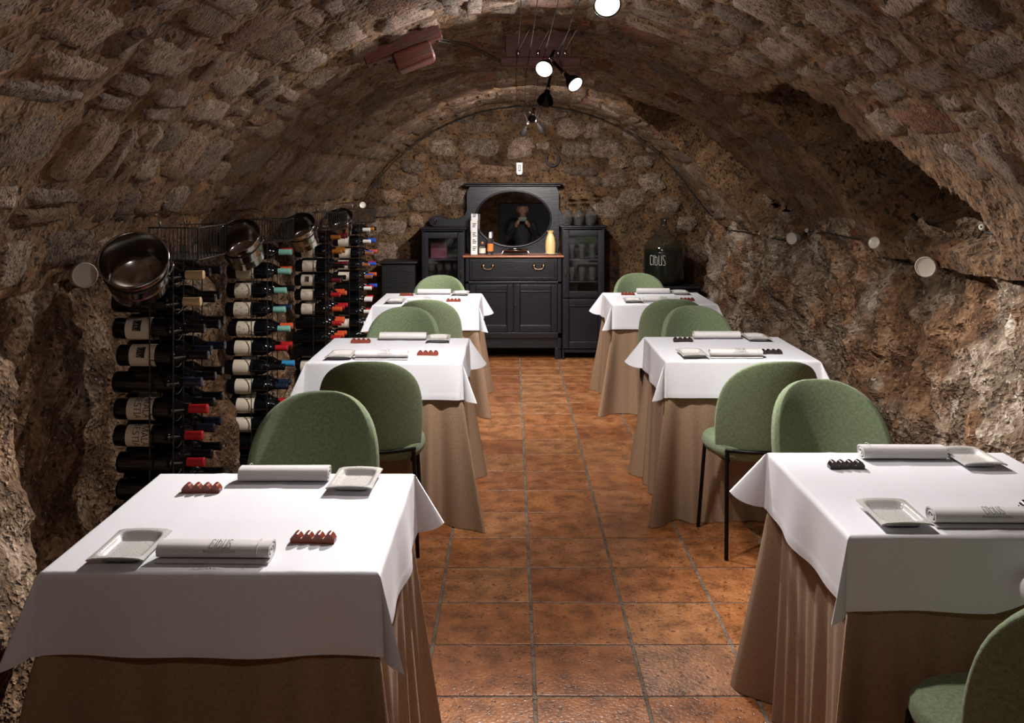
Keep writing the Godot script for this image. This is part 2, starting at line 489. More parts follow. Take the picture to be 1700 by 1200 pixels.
func vault() -> void:
	var g := Geo.new()
	var th0 := deg_to_rad(-66.0)
	var th1 := deg_to_rad(67.0)
	var nu := 170
	var ds := []
	var d := D_REAR - 0.1
	while d < D_BACK + 0.25:
		ds.append(d)
		d += 0.1 if d < 1.2 else 0.026
	var nv := ds.size() - 1
	var fn := func(i: int, j: int) -> Vector3:
		var th := lerpf(th0, th1, float(i) / nu)
		var r := vault_base(th, ds[j]) + 0.015 * n_fine.get_noise_2d(th * VR, ds[j])
		var sd := pocket_sd(ds[j], th * VR)
		if sd > -0.04: r += 1.25 * smoothstep(-0.012, 0.03, sd) + 0.05 * smoothstep(0.0, 0.1, sd) * n_mid.get_noise_2d(th * 4.0, ds[j] * 2.0)
		return vault_pt(th, ds[j], r)
	g.grid(nu, nv, fn)
	for j in nv + 1:
		for i in nu + 1:
			var th := lerpf(th0, th1, float(i) / nu)
			g.c.append(patch(th * VR + 3.0, ds[j], Color(0.95, 0.84, 0.7), Color(0.82, 0.76, 0.7), Color(0.66, 0.5, 0.36)))
	# outer face of the masonry
	var o := g.grid(16, 6, func(i, j): return vault_pt(lerpf(th0, th1, i / 16.0), lerpf(D_REAR - 0.1, D_BACK + 0.25, j / 6.0), VR + 1.6), true)
	for k in g.v.size() - o: g.c.append(Color(0.7, 0.6, 0.5))
	var ceiling := struct("ceiling", g, M.mortar)
	ceiling.set_meta("label", "rough barrel vault of rubble stones bedded in brown mortar")
	# stones: courses along the room, each stone a slab bedded in the mortar
	rng.seed = 77
	var stones := []
	var s := th0 * VR + 0.03
	while s < th1 * VR - 0.08:
		var hs := rng.randf_range(0.15, 0.27)
		var dd := 1.3 + rng.randf_range(0.0, 0.3)
		while dd < D_BACK - 0.05:
			var w := rng.randf_range(0.2, 0.46)
			if rng.randf() < 0.18: w *= 0.6
			if dd + w > D_BACK: break
			var big := 1.0
			var split := rng.randf() < 0.22
			var subs := [[s, hs]] if not split else [[s, hs * 0.48], [s + hs * 0.5, hs * 0.5]]
			for q in subs:
				var s0: float = q[0] + rng.randf_range(-0.012, 0.012)
				var s1: float = s0 + q[1]
				var ok := true
				for sx in [s0, (s0 + s1) / 2, s1]:
					for dx in [dd, dd + w / 2, dd + w]:
						if pocket_sd(dx, sx) > -0.02: ok = false
				if ok: stones.append([s0, s1, dd, dd + w, big])
			dd += w + rng.randf_range(0.0, 0.02)
		s += hs + rng.randf_range(0.0, 0.012)
	# how large each shows in the photograph decides which ones are built singly
	var order := []
	for k in stones.size():
		var q: Array = stones[k]
		var pts := PackedVector2Array()
		for cn in [[q[0], q[2]], [q[1], q[2]], [q[1], q[3]], [q[0], q[3]]]:
			var w3 := vault_pt(cn[0] / VR, cn[1], VR)
			pts.append(Vector2(clampf(850.0 + F * w3.x / -w3.z, 0, 1700), clampf(307.0 - F * (w3.y - EYE) / -w3.z, 0, 1200)))
		var ar := 0.0
		for i in 4: ar += pts[i].cross(pts[(i + 1) % 4])
		order.append([abs(ar), k])
	order.sort_custom(func(a, b): return a[0] > b[0])
	var rest := Geo.new()
	for n in order.size():
		var q: Array = stones[order[n][1]]
		var gg := Geo.new() if n < 300 else rest
		var js := []
		for i in 4: js.append(Vector2(rng.randf_range(-0.3, 0.3), rng.randf_range(-0.22, 0.22)))
		var proud := rng.randf_range(0.007, 0.02)
		var tilt := Vector2(rng.randf_range(-0.012, 0.012), rng.randf_range(-0.012, 0.012))
		var sd := rng.randf_range(0.0, 90.0)
		var fn2 := func(i: int, j: int) -> Vector3:
			var a := i / 2.5 - 1.0
			var b := j / 2.5 - 1.0
			a = sign(a) * pow(abs(a), 0.75)
			b = sign(b) * pow(abs(b), 0.75)
			var m: float = max(abs(a), abs(b))
			# pull the corners in: rounded outline
			var sq := Vector2(a * sqrt(1.0 - 0.34 * b * b), b * sqrt(1.0 - 0.34 * a * a))
			var jit: Vector2 = js[0].lerp(js[1], a * 0.5 + 0.5).lerp(js[2].lerp(js[3], a * 0.5 + 0.5), b * 0.5 + 0.5)
			sq += jit * (0.35 + 0.65 * m) + Vector2(n_fine.get_noise_2d(a * 0.1 + sd, b * 0.1), n_fine.get_noise_2d(a * 0.1, b * 0.1 + sd)) * 0.16
			var ss: float = lerpf(q[0], q[1], 0.5 + 0.5 * sq.x)
			var dq: float = lerpf(q[2], q[3], 0.5 + 0.5 * sq.y)
			var th := ss / VR
			var up := proud * (1.0 - 0.35 * m * m) + tilt.x * a + tilt.y * b + 0.007 * n_fine.get_noise_2d(ss * 0.7 + sd, dq * 0.7)
			if m > 0.95: up = -0.022
			return vault_pt(th, dq, vault_base(th, dq) - up)
		gg.grid(5, 5, fn2)
		if n < 300:
			var mm: Material = M.stones[rng.randi() % M.stones.size()]
			if rng.randf() < 0.05: mm = M.stone_orange
			geo("stone", gg, mm, ceiling)
	var r := geo("far_stones", rest, M.stones[3], ceiling)
	r.set_meta("kind", "stuff")

func side_walls() -> void:
	for side in 2:
		var g := Geo.new()
		var top := 1.43 if side == 1 else 1.34
		var ny := 62
		var ds := []
		var d := D_REAR - 0.1
		while d < D_BACK + 0.15:
			ds.append(d)
			d += 0.1 if d < 1.2 else 0.024
		var nd := ds.size() - 1
		var fn := func(i: int, j: int) -> Vector3:
			var y := lerpf(-0.02, top + 0.09 * n_low.get_noise_1d(ds[i] * 2.0 + side * 9.0) + 0.05 * n_mid.get_noise_1d(ds[i] * 1.5), float(j) / ny)
			return P(right_x(y, ds[i]) if side == 1 else left_x(y, ds[i]), y, ds[i])
		g.grid(nd, ny, fn, side == 1)
		for j in ny + 1:
			for i in nd + 1:
				var y := lerpf(0.0, top, float(j) / ny)
				if side == 1: g.c.append(patch(ds[i] * 0.9 + 30.0, y * 1.1, Color(0.72, 0.5, 0.33), Color(0.84, 0.79, 0.74), Color(1.6, 1.58, 1.57)))
				else: g.c.append(patch(ds[i] * 0.9 + 80.0, y * 1.1, Color(0.74, 0.55, 0.38), Color(0.84, 0.7, 0.56), Color(1.0, 0.9, 0.8)))
		# the masonry behind the face
		var n0 := g.v.size()
		var xa := 2.1 if side == 1 else -2.9
		g.box(Vector3(xa, -0.3, -D_BACK - 0.15), Vector3(xa + 0.8, 1.46, -D_REAR + 0.1), 0.01)
		for k in g.v.size() - n0: g.c.append(Color(0.6, 0.5, 0.4))
		var o := struct("wall_right" if side == 1 else "wall_left", g, M.rock)
		o.set_meta("label", "rough hewn rock wall with pale mineral crust" if side == 1 else "rough brown rock wall with niches for the wine racks")

func back_wall() -> void:
	var g := Geo.new()
	var nx := 130
	var ny := 90
	g.grid(nx, ny, func(i, j):
		var x := lerpf(-1.75, 2.1, float(i) / nx)
		var y := lerpf(-0.02, 2.55, float(j) / ny)
		return P(x, y, back_d(x, y)))
	for j in ny + 1:
		for i in nx + 1:
			g.c.append(patch(i * 0.03 + 120.0, j * 0.03, Color(0.95, 0.84, 0.7), Color(0.9, 0.86, 0.82), Color(0.64, 0.52, 0.4)))
	var n0 := g.v.size()
	g.box(Vector3(-2.6, -0.3, -D_BACK - 0.9), Vector3(2.9, 3.3, -D_BACK - 0.2), 0.01)
	for k in g.v.size() - n0: g.c.append(Color(0.6, 0.5, 0.4))
	var w := struct("wall_back", g, M.back_mortar)
	w.set_meta("label", "end wall of irregular rubble stones in ochre mortar")
	rng.seed = 41
	# stones as they lie in the wall: centre and size in photograph pixels at the wall's distance, tint index
	var lay := []
	for q in [[735, 244, 46, 34, 0], [798, 243, 66, 32, 1], [865, 246, 48, 38, 4], [901, 242, 26, 16, 4], [957, 248, 54, 30, 1], [1006, 247, 62, 34, 6], [797, 210, 72, 26, 3], [945, 213, 46, 34, 4], [983, 216, 34, 30, 0], [1048, 221, 30, 26, 6], [878, 281, 40, 28, 5], [752, 320, 58, 48, 1], [684, 276, 46, 22, 7], [672, 302, 42, 28, 3], [818, 284, 72, 22, 2], [964, 284, 60, 18, 7], [1082, 303, 46, 34, 0], [1070, 268, 40, 22, 1], [1028, 268, 38, 26, 2], [700, 340, 50, 26, 3], [866, 196, 40, 22, 7], [902, 200, 34, 26, 6], [1010, 205, 30, 20, 2], [742, 282, 40, 24, 7], [780, 272, 36, 18, 2], [1020, 300, 46, 26, 6], [985, 300, 30, 18, 3], [1110, 340, 44, 30, 1], [650, 326, 40, 24, 2], [640, 352, 44, 22, 7], [905, 276, 24, 18, 3], [832, 178, 40, 14, 2], [768, 196, 30, 16, 7], [700, 262, 26, 18, 5], [1050, 330, 50, 36, 6], [1140, 372, 36, 28, 0], [930, 190, 26, 14, 1], [1085, 245, 30, 22, 3], [655, 378, 40, 30, 6], [690, 366, 30, 24, 2], [620, 380, 30, 30, 1], [1010, 345, 60, 40, 0], [1160, 420, 40, 40, 3], [640, 420, 44, 40, 6]]:
		lay.append(q)
	for q in lay:
		var gg := Geo.new()
		var kk := D_BACK / F
		var cx: float = (q[0] - 850.0) * kk
		var cy: float = EYE - (q[1] - 307.0) * kk
		var hw: float = q[2] * kk * 0.55
		var hh: float = q[3] * kk * 0.55
		var proud := rng.randf_range(0.010, 0.035)
		var sd := rng.randf_range(0.0, 50.0)
		var jx := rng.randf_range(-0.2, 0.2)
		var jy := rng.randf_range(-0.2, 0.2)
		gg.grid(6, 6, func(i, j):
			var a: float = i / 3.0 - 1.0
			var b: float = j / 3.0 - 1.0
			a = sign(a) * pow(abs(a), 0.8)
			b = sign(b) * pow(abs(b), 0.8)
			var m: float = max(abs(a), abs(b))
			var sq := Vector2(a * sqrt(1.0 - 0.42 * b * b) + jx * b, b * sqrt(1.0 - 0.42 * a * a) + jy * a)
			sq += Vector2(n_fine.get_noise_2d(a * 0.12 + sd, b * 0.12), n_fine.get_noise_2d(a * 0.12, b * 0.12 + sd)) * 0.34
			var px := cx + hw * sq.x
			var py := cy + hh * sq.y
			var up := proud * (1.0 - 0.4 * m * m) + 0.02 * n_fine.get_noise_2d(px * 0.8 + sd, py * 0.8)
			if m > 0.95: up = -0.03
			return P(px, py, back_d(px, py) - up))
		geo("stone", gg, M.stones[q[4]], w)

func rear_wall() -> void:
	var g := Geo.new()
	g.box(Vector3(-2.6, -0.3, -D_REAR), Vector3(-0.55, 3.3, -D_REAR + 0.5), 0.01)
	g.box(Vector3(0.75, -0.3, -D_REAR), Vector3(2.9, 3.3, -D_REAR + 0.5), 0.01)
	g.box(Vector3(-0.56, 2.0, -D_REAR), Vector3(0.76, 3.3, -D_REAR + 0.5), 0.01)
	for k in g.v.size(): g.c.append(Color(0.9, 0.78, 0.62))
	struct("wall_front", g, M.mortar)
	var d := Geo.new()
	d.box(Vector3(-0.6, -0.02, -D_REAR + 0.3), Vector3(0.8, 2.05, -D_REAR + 0.36), 0.006)
	var o := struct("door_1", d, M.black_wood)
	var k := Geo.new()
	k.lathe([Vector2(0.0, 0.0), Vector2(0.022, 0.004), Vector2(0.026, 0.02), Vector2(0.012, 0.035), Vector2(0.012, 0.06)], 14, Transform3D(Basis(Vector3.RIGHT, PI / 2), Vector3(0.62, 1.02, -D_REAR + 0.24)))
	geo("door_knob", k, M.brass, o)

func floor_tiles() -> void:
	var g := Geo.new()
	g.box(Vector3(-2.6, -0.3, -D_BACK - 0.3), Vector3(2.9, -0.0035, -D_REAR + 0.3), 0.001)
	var o := struct("floor", g, M.grout)
	o.set_meta("label", "square terracotta floor tiles with grey joints")
	rng.seed = 19
	var pitch := 0.3406
	var t := pitch - 0.011
	var proto := Geo.new()
	proto.box(Vector3(-t / 2, -0.012, -t / 2), Vector3(t / 2, 0.0, t / 2), 0.0022)
	var pm := proto.mesh()
	var rest := Geo.new()
	for row in range(-18, 19):
		for cl in range(-5, 6):
			var x := 0.070 + pitch * (cl + 0.5)
			var dd := 3.037 + pitch * (row + 0.5)
			if dd > D_BACK + 0.1 or dd < D_REAR: continue
			var b := Basis.from_euler(Vector3(rng.randf_range(-0.002, 0.002), rng.randi_range(0, 3) * PI / 2 + rng.randf_range(-0.004, 0.004), rng.randf_range(-0.002, 0.002)))
			var xf := Transform3D(b, P(x, rng.randf_range(-0.0006, 0.0), dd))
			if row >= -4:
				var m: Material = M.tiles[rng.randi() % M.tiles.size()]
				if row == 0 and cl == 1: m = M.tile_pale
				part("tile", pm, m, o, xf)
			else:
				rest.box(Vector3(-t / 2, -0.012, -t / 2), Vector3(t / 2, 0.0, t / 2), 0.0022, xf)
	var r := geo("near_tiles", rest, M.tiles[1], o)
	r.set_meta("kind", "stuff")

# ---------------------------------------------------------------- tables and what lies on them
const TOP := 0.75
func skirt_mesh(hw: float, hd: float, sd: int) -> Geo:
	# floor-length cloth: outline of the top, pulled out into pleats towards the floor, most of them at the corners
	var r := RandomNumberGenerator.new()
	r.seed = sd
	var out := []                     # [position, outward, along-corner distance, corner index]
	var cr := 0.03
	var per := 60
	var cs := [Vector2(hw, hd), Vector2(-hw, hd), Vector2(-hw, -hd), Vector2(hw, -hd)]
	for k in 4:
		var a: Vector2 = cs[k]
		var b: Vector2 = cs[(k + 1) % 4]
		var dir := (b - a).normalized()
		var nrm := Vector2(dir.y, -dir.x)
		if nrm.dot(a + b) < 0: nrm = -nrm
		var L := a.distance_to(b)
		for i in per:
			var x := float(i) / per
			# denser near the corners
			var q := 0.5 - 0.5 * cos(PI * x)
			out.append([a + dir * L * q, nrm, L * q, L - L * q, k])
	var amp := []
	var pl := []
	for k in 4:
		amp.append(r.randf_range(0.10, 0.15))
		pl.append([r.randf_range(0.10, 0.14), r.randf_range(0.03, 0.055), r.randf_range(0.19, 0.25), r.randf_range(0.012, 0.03), r.randf_range(0.0, TAU)])
	var n := out.size()
	var g := Geo.new()
	var rows := 26
	for j in rows + 1:
		var f := float(j) / rows          # 0 top, 1 floor
		var y := TOP - 0.004 - f * (TOP - 0.006)
		for i in n:
			var o: Array = out[i]
			var k: int = o[4]
			var e := 0.0
			var diag := Vector2.ZERO
			for side in 2:
				var q: float = o[2] if side == 0 else o[3]
				var ci := k if side == 0 else (k + 1) % 4
				var cd := Vector2(sign(cs[ci].x), sign(cs[ci].y)).normalized()
				diag += cd * amp[ci] * exp(-pow(q / 0.045, 2.0)) * 1.15
				e += pl[ci][1] * (exp(-pow((q - pl[ci][0]) / 0.035, 2.0))) - 0.018 * exp(-pow((q - 0.07) / 0.028, 2.0))
				e += pl[ci][3] * exp(-pow((q - pl[ci][2]) / 0.05, 2.0)) + 0.036 * sin(TAU * q / 0.085 + pl[ci][4]) * exp(-q / 0.17) * smoothstep(0.0, 0.05, q)
			e += 0.010 + 0.006 * sin(o[2] * 17.0 + pl[k][4])
			var ff := pow(f, 1.15)
			var p2: Vector2 = o[0] + o[1] * e * ff + diag * ff
			# round the top corners
			var over := (p2.abs() - Vector2(hw - cr, hd - cr))
			if over.x > 0 and over.y > 0 and f < 0.25:
				var l := over.length()
				if l > cr: p2 = Vector2(sign(p2.x), sign(p2.y)) * (Vector2(hw - cr, hd - cr) + over * lerpf(cr / l, 1.0, f / 0.25))
			g.v.append(Vector3(p2.x, y, p2.y))
	for j in rows:
		for i in n:
			var i2 := (i + 1) % n
			g.quad(j * n + i2, j * n + i, (j + 1) * n + i, (j + 1) * n + i2)
	return g

func cloth_mesh(hw: float, hd: float, drop: float, sd: int, ears: Array, kick := false) -> Geo:
	# square cloth laid over the table: flat top, hanging sides, a folded ear at each corner
	var r := RandomNumberGenerator.new()
	r.seed = sd
	var rad := 0.012
	var samples := func(h: float) -> Array:
		var a := []
		var n := 16
		for i in n + 1: a.append(-h - drop + i * (drop - 0.03) / n)
		for i in range(1, 7): a.append(-h - 0.03 + i * 0.03 / 6)
		for i in range(1, 24): a.append(-h + i * 2.0 * h / 24)
		for i in range(0, 7): a.append(h + i * 0.03 / 6)
		for i in range(1, n + 1): a.append(h + 0.03 + i * (drop - 0.03) / n)
		return a
	var ua: Array = samples.call(hw)
	var va: Array = samples.call(hd)
	var ph := []
	for k in 8: ph.append(r.randf_range(0.0, TAU))
	var hang := func(e: float) -> Vector2:     # outward, down for a length e past the edge
		var q := rad * PI / 2
		if e < q: return Vector2(rad * sin(e / rad), rad * (1.0 - cos(e / rad)))
		return Vector2(rad, rad + (e - q))
	var g := Geo.new()
	g.grid(ua.size() - 1, va.size() - 1, func(i, j):
		var u: float = ua[i]
		var w: float = va[j]
		var eu: float = abs(u) - hw
		var ew: float = abs(w) - hd
		var su: float = sign(u)
		var sw: float = sign(w)
		var y := TOP + 0.003
		if eu <= 0.0 and ew <= 0.0:
			# ironed folds stand a little proud, the cloth is not dead flat
			var c := 0.0
			for q in [-0.5, 0.0, 0.5]:
				c += 0.0014 * exp(-pow((u - q * hw) / 0.012, 2.0))
			c += 0.0010 * exp(-pow((w - 0.1 * hd) / 0.012, 2.0))
			return Vector3(u, y + c + 0.0008 * sin(u * 9.0 + ph[0]) * sin(w * 8.0 + ph[1]), w)
		if ew <= 0.0 or eu <= 0.0:
			var e: float = max(eu, ew)
			var along := w if eu > 0.0 else u
			var sidx := (0 if su > 0 else 1) if eu > 0.0 else (2 if sw > 0 else 3)
			var hv: Vector2 = hang.call(e)
			var k := e / drop
			var o := hv.x + k * (0.010 + 0.007 * sin(along * 11.0 + ph[sidx]) + 0.005 * sin(along * 23.0 + ph[sidx + 4])) + 0.0012 * smoothstep(0.012, 0.0, abs(e - (drop - 0.018)))
			var yy := y - hv.y
			if kick and ew > 0.0 and sw > 0.0:
				var q := smoothstep(-0.03, 0.06, u) * smoothstep(0.4, 0.9, k)
				o += 0.09 * q
				yy += 0.075 * q
			if eu > 0.0: return Vector3(su * (hw + o), yy, w)
			return Vector3(u, yy, sw * (hd + o))
		# corner
		var rr := Vector2(eu, ew).length()
		var fi := rad_to_deg(atan2(ew, eu))
		var t: float = 1.0 - abs(fi - 45.0) / 45.0
		rr *= 1.0 - 0.17 * t * t
		var ci := (0 if sw > 0 else 2) + (0 if su > 0 else 1)
		var gam := deg_to_rad(ears[ci])
		var H: float = rr * sin(gam) * t
		var V: float = sqrt(max(0.0, rr * rr - H * H))
		var ang := deg_to_rad(45.0 * pow(t, 1.2))
		var d2 := Vector2(sin(ang), cos(ang)) if fi < 45.0 else Vector2(cos(ang), sin(ang))
		var hv2: Vector2 = hang.call(V)
		var base := Vector2(hv2.x, 0.0) if fi < 45.0 else Vector2(0.0, hv2.x)
		base = base.lerp(Vector2(hv2.x, hv2.x) * 0.7, t)
		var k2 := rr / drop
		base += (Vector2(1, 0) if fi < 45.0 else Vector2(0, 1)) * 0.010 * min(k2, 1.0) * (1.0 - t)
		return Vector3(su * (hw + base.x + d2.x * H), y - hv2.y, sw * (hd + base.y + d2.y * H)), true)
	# in two of the four corners the quads are split the other way, along the ear's fold
	g.t.clear()
	var nu := ua.size() - 1
	for j in va.size() - 1:
		for i in nu:
			var a := j * (nu + 1) + i
			if (ua[i] + ua[i + 1]) * (va[j] + va[j + 1]) > 0.0: g.quad(a, a + nu + 1, a + nu + 2, a + 1)
			else: g.quad(a + 1, a, a + nu + 1, a + nu + 2)
	return g

func napkin_outline() -> PackedVector2Array:
	# spiral of cloth squeezed flat, as a closed strip: x across, y up
	var th := 0.0045
	var a := PackedVector2Array()
	var b := PackedVector2Array()
	var n := 64
	var turns := 2.3
	for i in n + 1:
		var f := float(i) / n
		var an := -PI / 2 - TAU * turns * (1.0 - f)
		var k := lerpf(0.16, 1.0, f)
		var c := Vector2(cos(an), sin(an))
		c = Vector2(sign(c.x) * pow(abs(c.x), 0.75), sign(c.y) * pow(abs(c.y), 0.85))
		var pt := Vector2(c.x * 0.036 * k, 0.0215 + c.y * 0.0185 * k)
		var nr := Vector2(c.x / 0.036, c.y / 0.0185).normalized()
		a.append(pt + nr * th * 0.45)
		b.append(pt - nr * th * 0.45)
	# loose tail lying flat underneath
	for q in [[0.015, 0.0035], [0.032, 0.003]]:
		a.append(Vector2(q[0], q[1] - 0.002))
		b.append(Vector2(q[0], q[1] + 0.002))
	b.reverse()
	a.append_array(b)
	return a
# strokes of the tall thin lettering, each letter about 0.5 wide and 1 high
func cibus_strokes() -> Array:
	var arc := func(cx, cy, rx, ry, a0, a1) -> Array:
		var o := []
		for i in 9:
			var a := deg_to_rad(lerpf(a0, a1, i / 8.0))
			o.append(Vector2(cx + rx * cos(a), cy + ry * sin(a)))
		return o
	var st := []
	st.append(arc.call(0.18, 0.82, 0.17, 0.18, 20, 180) + arc.call(0.18, 0.18, 0.17, 0.18, 180, 340))
	st.append([Vector2(0.52, 0.0), Vector2(0.52, 1.0)])
	st.append([Vector2(0.74, 1.04), Vector2(0.74, 0.2)] + arc.call(0.92, 0.18, 0.18, 0.18, 180, 360) + arc.call(0.92, 0.66, 0.18, 0.2, 0, 170))
	st.append([Vector2(1.32, 1.0)] + arc.call(1.5, 0.18, 0.18, 0.18, 180, 360) + [Vector2(1.68, 1.0)])
	st.append([Vector2(1.68, 0.4), Vector2(1.70, 0.0)])
	st.append(arc.call(2.02, 0.82, 0.15, 0.18, 30, 200) + [Vector2(1.92, 0.62), Vector2(2.12, 0.42)] + arc.call(2.02, 0.18, 0.16, 0.18, 20, -150))
	return st
func strokes_geo(strokes: Array, sc: Vector2, r: float, place: Callable) -> Geo:
	var g := Geo.new()
	for s in strokes:
		var path := []
		for q in s: path.append(place.call(q.x * sc.x, q.y * sc.y))
		if path.size() > 1: g.tube(path, r, 5)
	return g
# flat lettering bent over a surface by place(Vector3) -> Vector3
func text_geo(txt: String, font: String, height: float, place: Callable, italic := false) -> Geo:
	var tm := TextMesh.new()
	var f := SystemFont.new()
	f.font_names = PackedStringArray([font])
	f.font_italic = italic
	tm.font = f
	tm.text = txt
	tm.font_size = 32
	tm.pixel_size = height / 24.0
	tm.depth = 0.0006
	tm.curve_step = 2.0
	var ar := tm.surface_get_arrays(0)
	var g := Geo.new()
	for q in ar[Mesh.ARRAY_VERTEX]: g.v.append(place.call(q))
	var ix = ar[Mesh.ARRAY_INDEX]
	if ix != null and ix.size() > 0:
		for k in range(0, ix.size(), 3): g.tri(ix[k], ix[k + 2], ix[k + 1])
	else:
		for k in range(0, g.v.size(), 3): g.tri(k, k + 2, k + 1)
	return g

var proto := {}
func make_napkin(label: String, at: Vector3, turn: float, lettered: bool) -> Node3D:
	if not proto.has("napkin"):
		var g := Geo.new()
		# local x is the length of the roll
		g.prism(napkin_outline(), -0.1225, 0.1225, Transform3D(Basis(Vector3(0, 0, 1), Vector3(0, 1, 0), Vector3(-1, 0, 0)), Vector3.ZERO))
		proto.napkin = g.mesh()
		var surf_at := func(x: float, s: float, lift: float) -> Vector3:
			# s runs up the front face of the roll and over its top
			var an := deg_to_rad(8.0 + s / 0.026 * 57.3)
			var c := Vector2(cos(an), sin(an))
			c = Vector2(pow(abs(c.x), 0.75) * sign(c.x), pow(abs(c.y), 0.85) * sign(c.y))
			return Vector3(x, 0.0215 + c.y * (0.0205 + lift), c.x * (0.038 + lift))
		proto.nap_letters = strokes_geo(cibus_strokes(), Vector2(0.0205, 0.024), 0.0007, func(x, y): return surf_at.call(x - 0.005, y + 0.013, 0.0006)).mesh()
		proto.nap_line = text_geo("Restaurante Cibus", "Droid Serif", 0.006, func(q): return surf_at.call(q.x + 0.018, q.y + 0.006, 0.0012 + q.z), true).mesh()
		var seam := Geo.new()
		var path := []
		for i in 13: path.append(surf_at.call(0.098, i * 0.0042 - 0.002, 0.0003))
		seam.tube(path, 0.0007, 4)
		proto.nap_seam = seam.mesh()
	var t := thing("napkin", label, "napkin", at, turn, "folded white napkins")
	part("roll", proto.napkin, M.napkin, t)
	part("hem", proto.nap_seam, M.napkin, t)
	if lettered:
		part("lettering", proto.nap_letters, M.thread, t)
		part("small_lettering", proto.nap_line, M.thread, t)
	return t
func make_plate(label: String, at: Vector3, turn: float) -> MeshInstance3D:
	if not proto.has("plate"):
		var g := Geo.new()
		var h := func(a: float, b: float) -> float:
			var m: float = pow(pow(abs(a), 8.0) + pow(abs(b), 8.0), 1.0 / 8.0)
			return 0.006 + 0.013 * smoothstep(0.66, 0.84, m) + 0.004 * (1.0 - a * a) * smoothstep(0.5, 1.0, abs(b)) - 0.002 * smoothstep(0.8, 1.0, abs(a))
		var pos := func(i: int, j: int, under: bool) -> Vector3:
			var a := i / 12.0 - 1.0
			var b := j / 12.0 - 1.0
			a = a * (1.0 + 0.3 * (1.0 - a * a))
			b = b * (1.0 + 0.3 * (1.0 - b * b))
			var m: float = max(abs(a), abs(b))
			var y: float = h.call(a, b)
			if under: y = max(0.0, y - 0.005) if m < 0.99 else y - 0.003
			return Vector3(a * 0.060 * (1.0 + 0.03 * b * b), y, b * 0.091)
		g.grid(24, 24, func(i, j): return pos.call(i, j, false), true)
		g.grid(24, 24, func(i, j): return pos.call(i, j, true))
		for s in [0, 24]:
			g.grid(24, 1, func(i, j): return pos.call(i, s, j == 0), s == 0)
			g.grid(24, 1, func(i, j): return pos.call(s, i, j == 0), s == 24)
		proto.plate = g.mesh()
	var o := part("serving_plate", proto.plate, M.porcelain, self)
	o.position = at
	o.rotation.y = turn
	tag(o, label, "plate", "speckled rectangular plates")
	return o
func make_rest(label: String, at: Vector3, turn: float, dark: bool) -> MeshInstance3D:
	if not proto.has("rest"):
		var pl := PackedVector2Array([Vector2(0.05, 0.0), Vector2(0.051, 0.010)])
		var xs := []
		for i in 49:
			var x := 0.050 - i * 0.1 / 48.0
			var y: float = 0.009 + 0.013 * pow(abs(sin((x + 0.05) / 0.1 * PI * 4.0)), 0.75)
			pl.append(Vector2(x, y))
		pl.append(Vector2(-0.051, 0.010))
		pl.append(Vector2(-0.05, 0.0))
		var g := Geo.new()
		g.prism(pl, -0.013, 0.013)
		proto.rest = g.mesh()
	var o := part("cutlery_rest", proto.rest, M.glaze_dark if dark else M.glaze_red, self)
	o.position = at
	o.rotation.y = turn
	tag(o, label, "cutlery rest", "glazed cutlery rests")
	return o

func table_set(k: Dictionary) -> void:
	var hw: float = k.w * 0.5
	var hd: float = k.d * 0.5
	var at := P(k.x, 0, k.z)
	var where: String = "%s table of the %s row" % [k.pos, k.row]
	var t := thing("dining_table", "square dining table in beige floor-length cloth, %s" % where, "table", at, 0.0, "tables under beige cloths")
	geo("floor_length_cloth", skirt_mesh(hw - 0.008, hd - 0.008, k.seed), M.linen, t)
	var tt := Geo.new()
	tt.box(Vector3(-hw + 0.02, TOP - 0.035, -hd + 0.02), Vector3(hw - 0.02, TOP - 0.006, hd - 0.02), 0.004)
	geo("tabletop", tt, M.black_wood, t)
	var cl := geo("tablecloth", cloth_mesh(hw, hd, k.drop, k.seed + 5, k.ears, k.get("kick", false)), M.white_cloth, self)
	cl.position = at
	tag(cl, "white tablecloth with folded corners on the %s" % where, "tablecloth", "white tablecloths")
	var y := TOP + 0.0045
	var r := RandomNumberGenerator.new()
	r.seed = k.seed * 3
	for s in [1, -1]:
		var tr := 0.0 if s > 0 else PI
		var j := func(a: float) -> float: return r.randf_range(-a, a)
		var nap := "lettered" if s > 0 else "plain"
		make_napkin("%s folded white napkin on the %s" % [nap, where], at + Vector3(s * -0.012 + j.call(0.008), y, s * (hd - 0.062)), tr + j.call(0.02), s > 0)
		make_plate("speckled plate beside the %s napkin on the %s" % [nap, where], at + Vector3(s * -0.212 + j.call(0.006), y, s * (hd - 0.10)), tr + j.call(0.03))
		make_rest("%s cutlery rest by the %s napkin, %s" % ["black" if k.dark else "reddish brown", nap, where], at + Vector3(s * 0.185 + j.call(0.006), y, s * (hd - 0.165)), tr + j.call(0.05), k.dark)

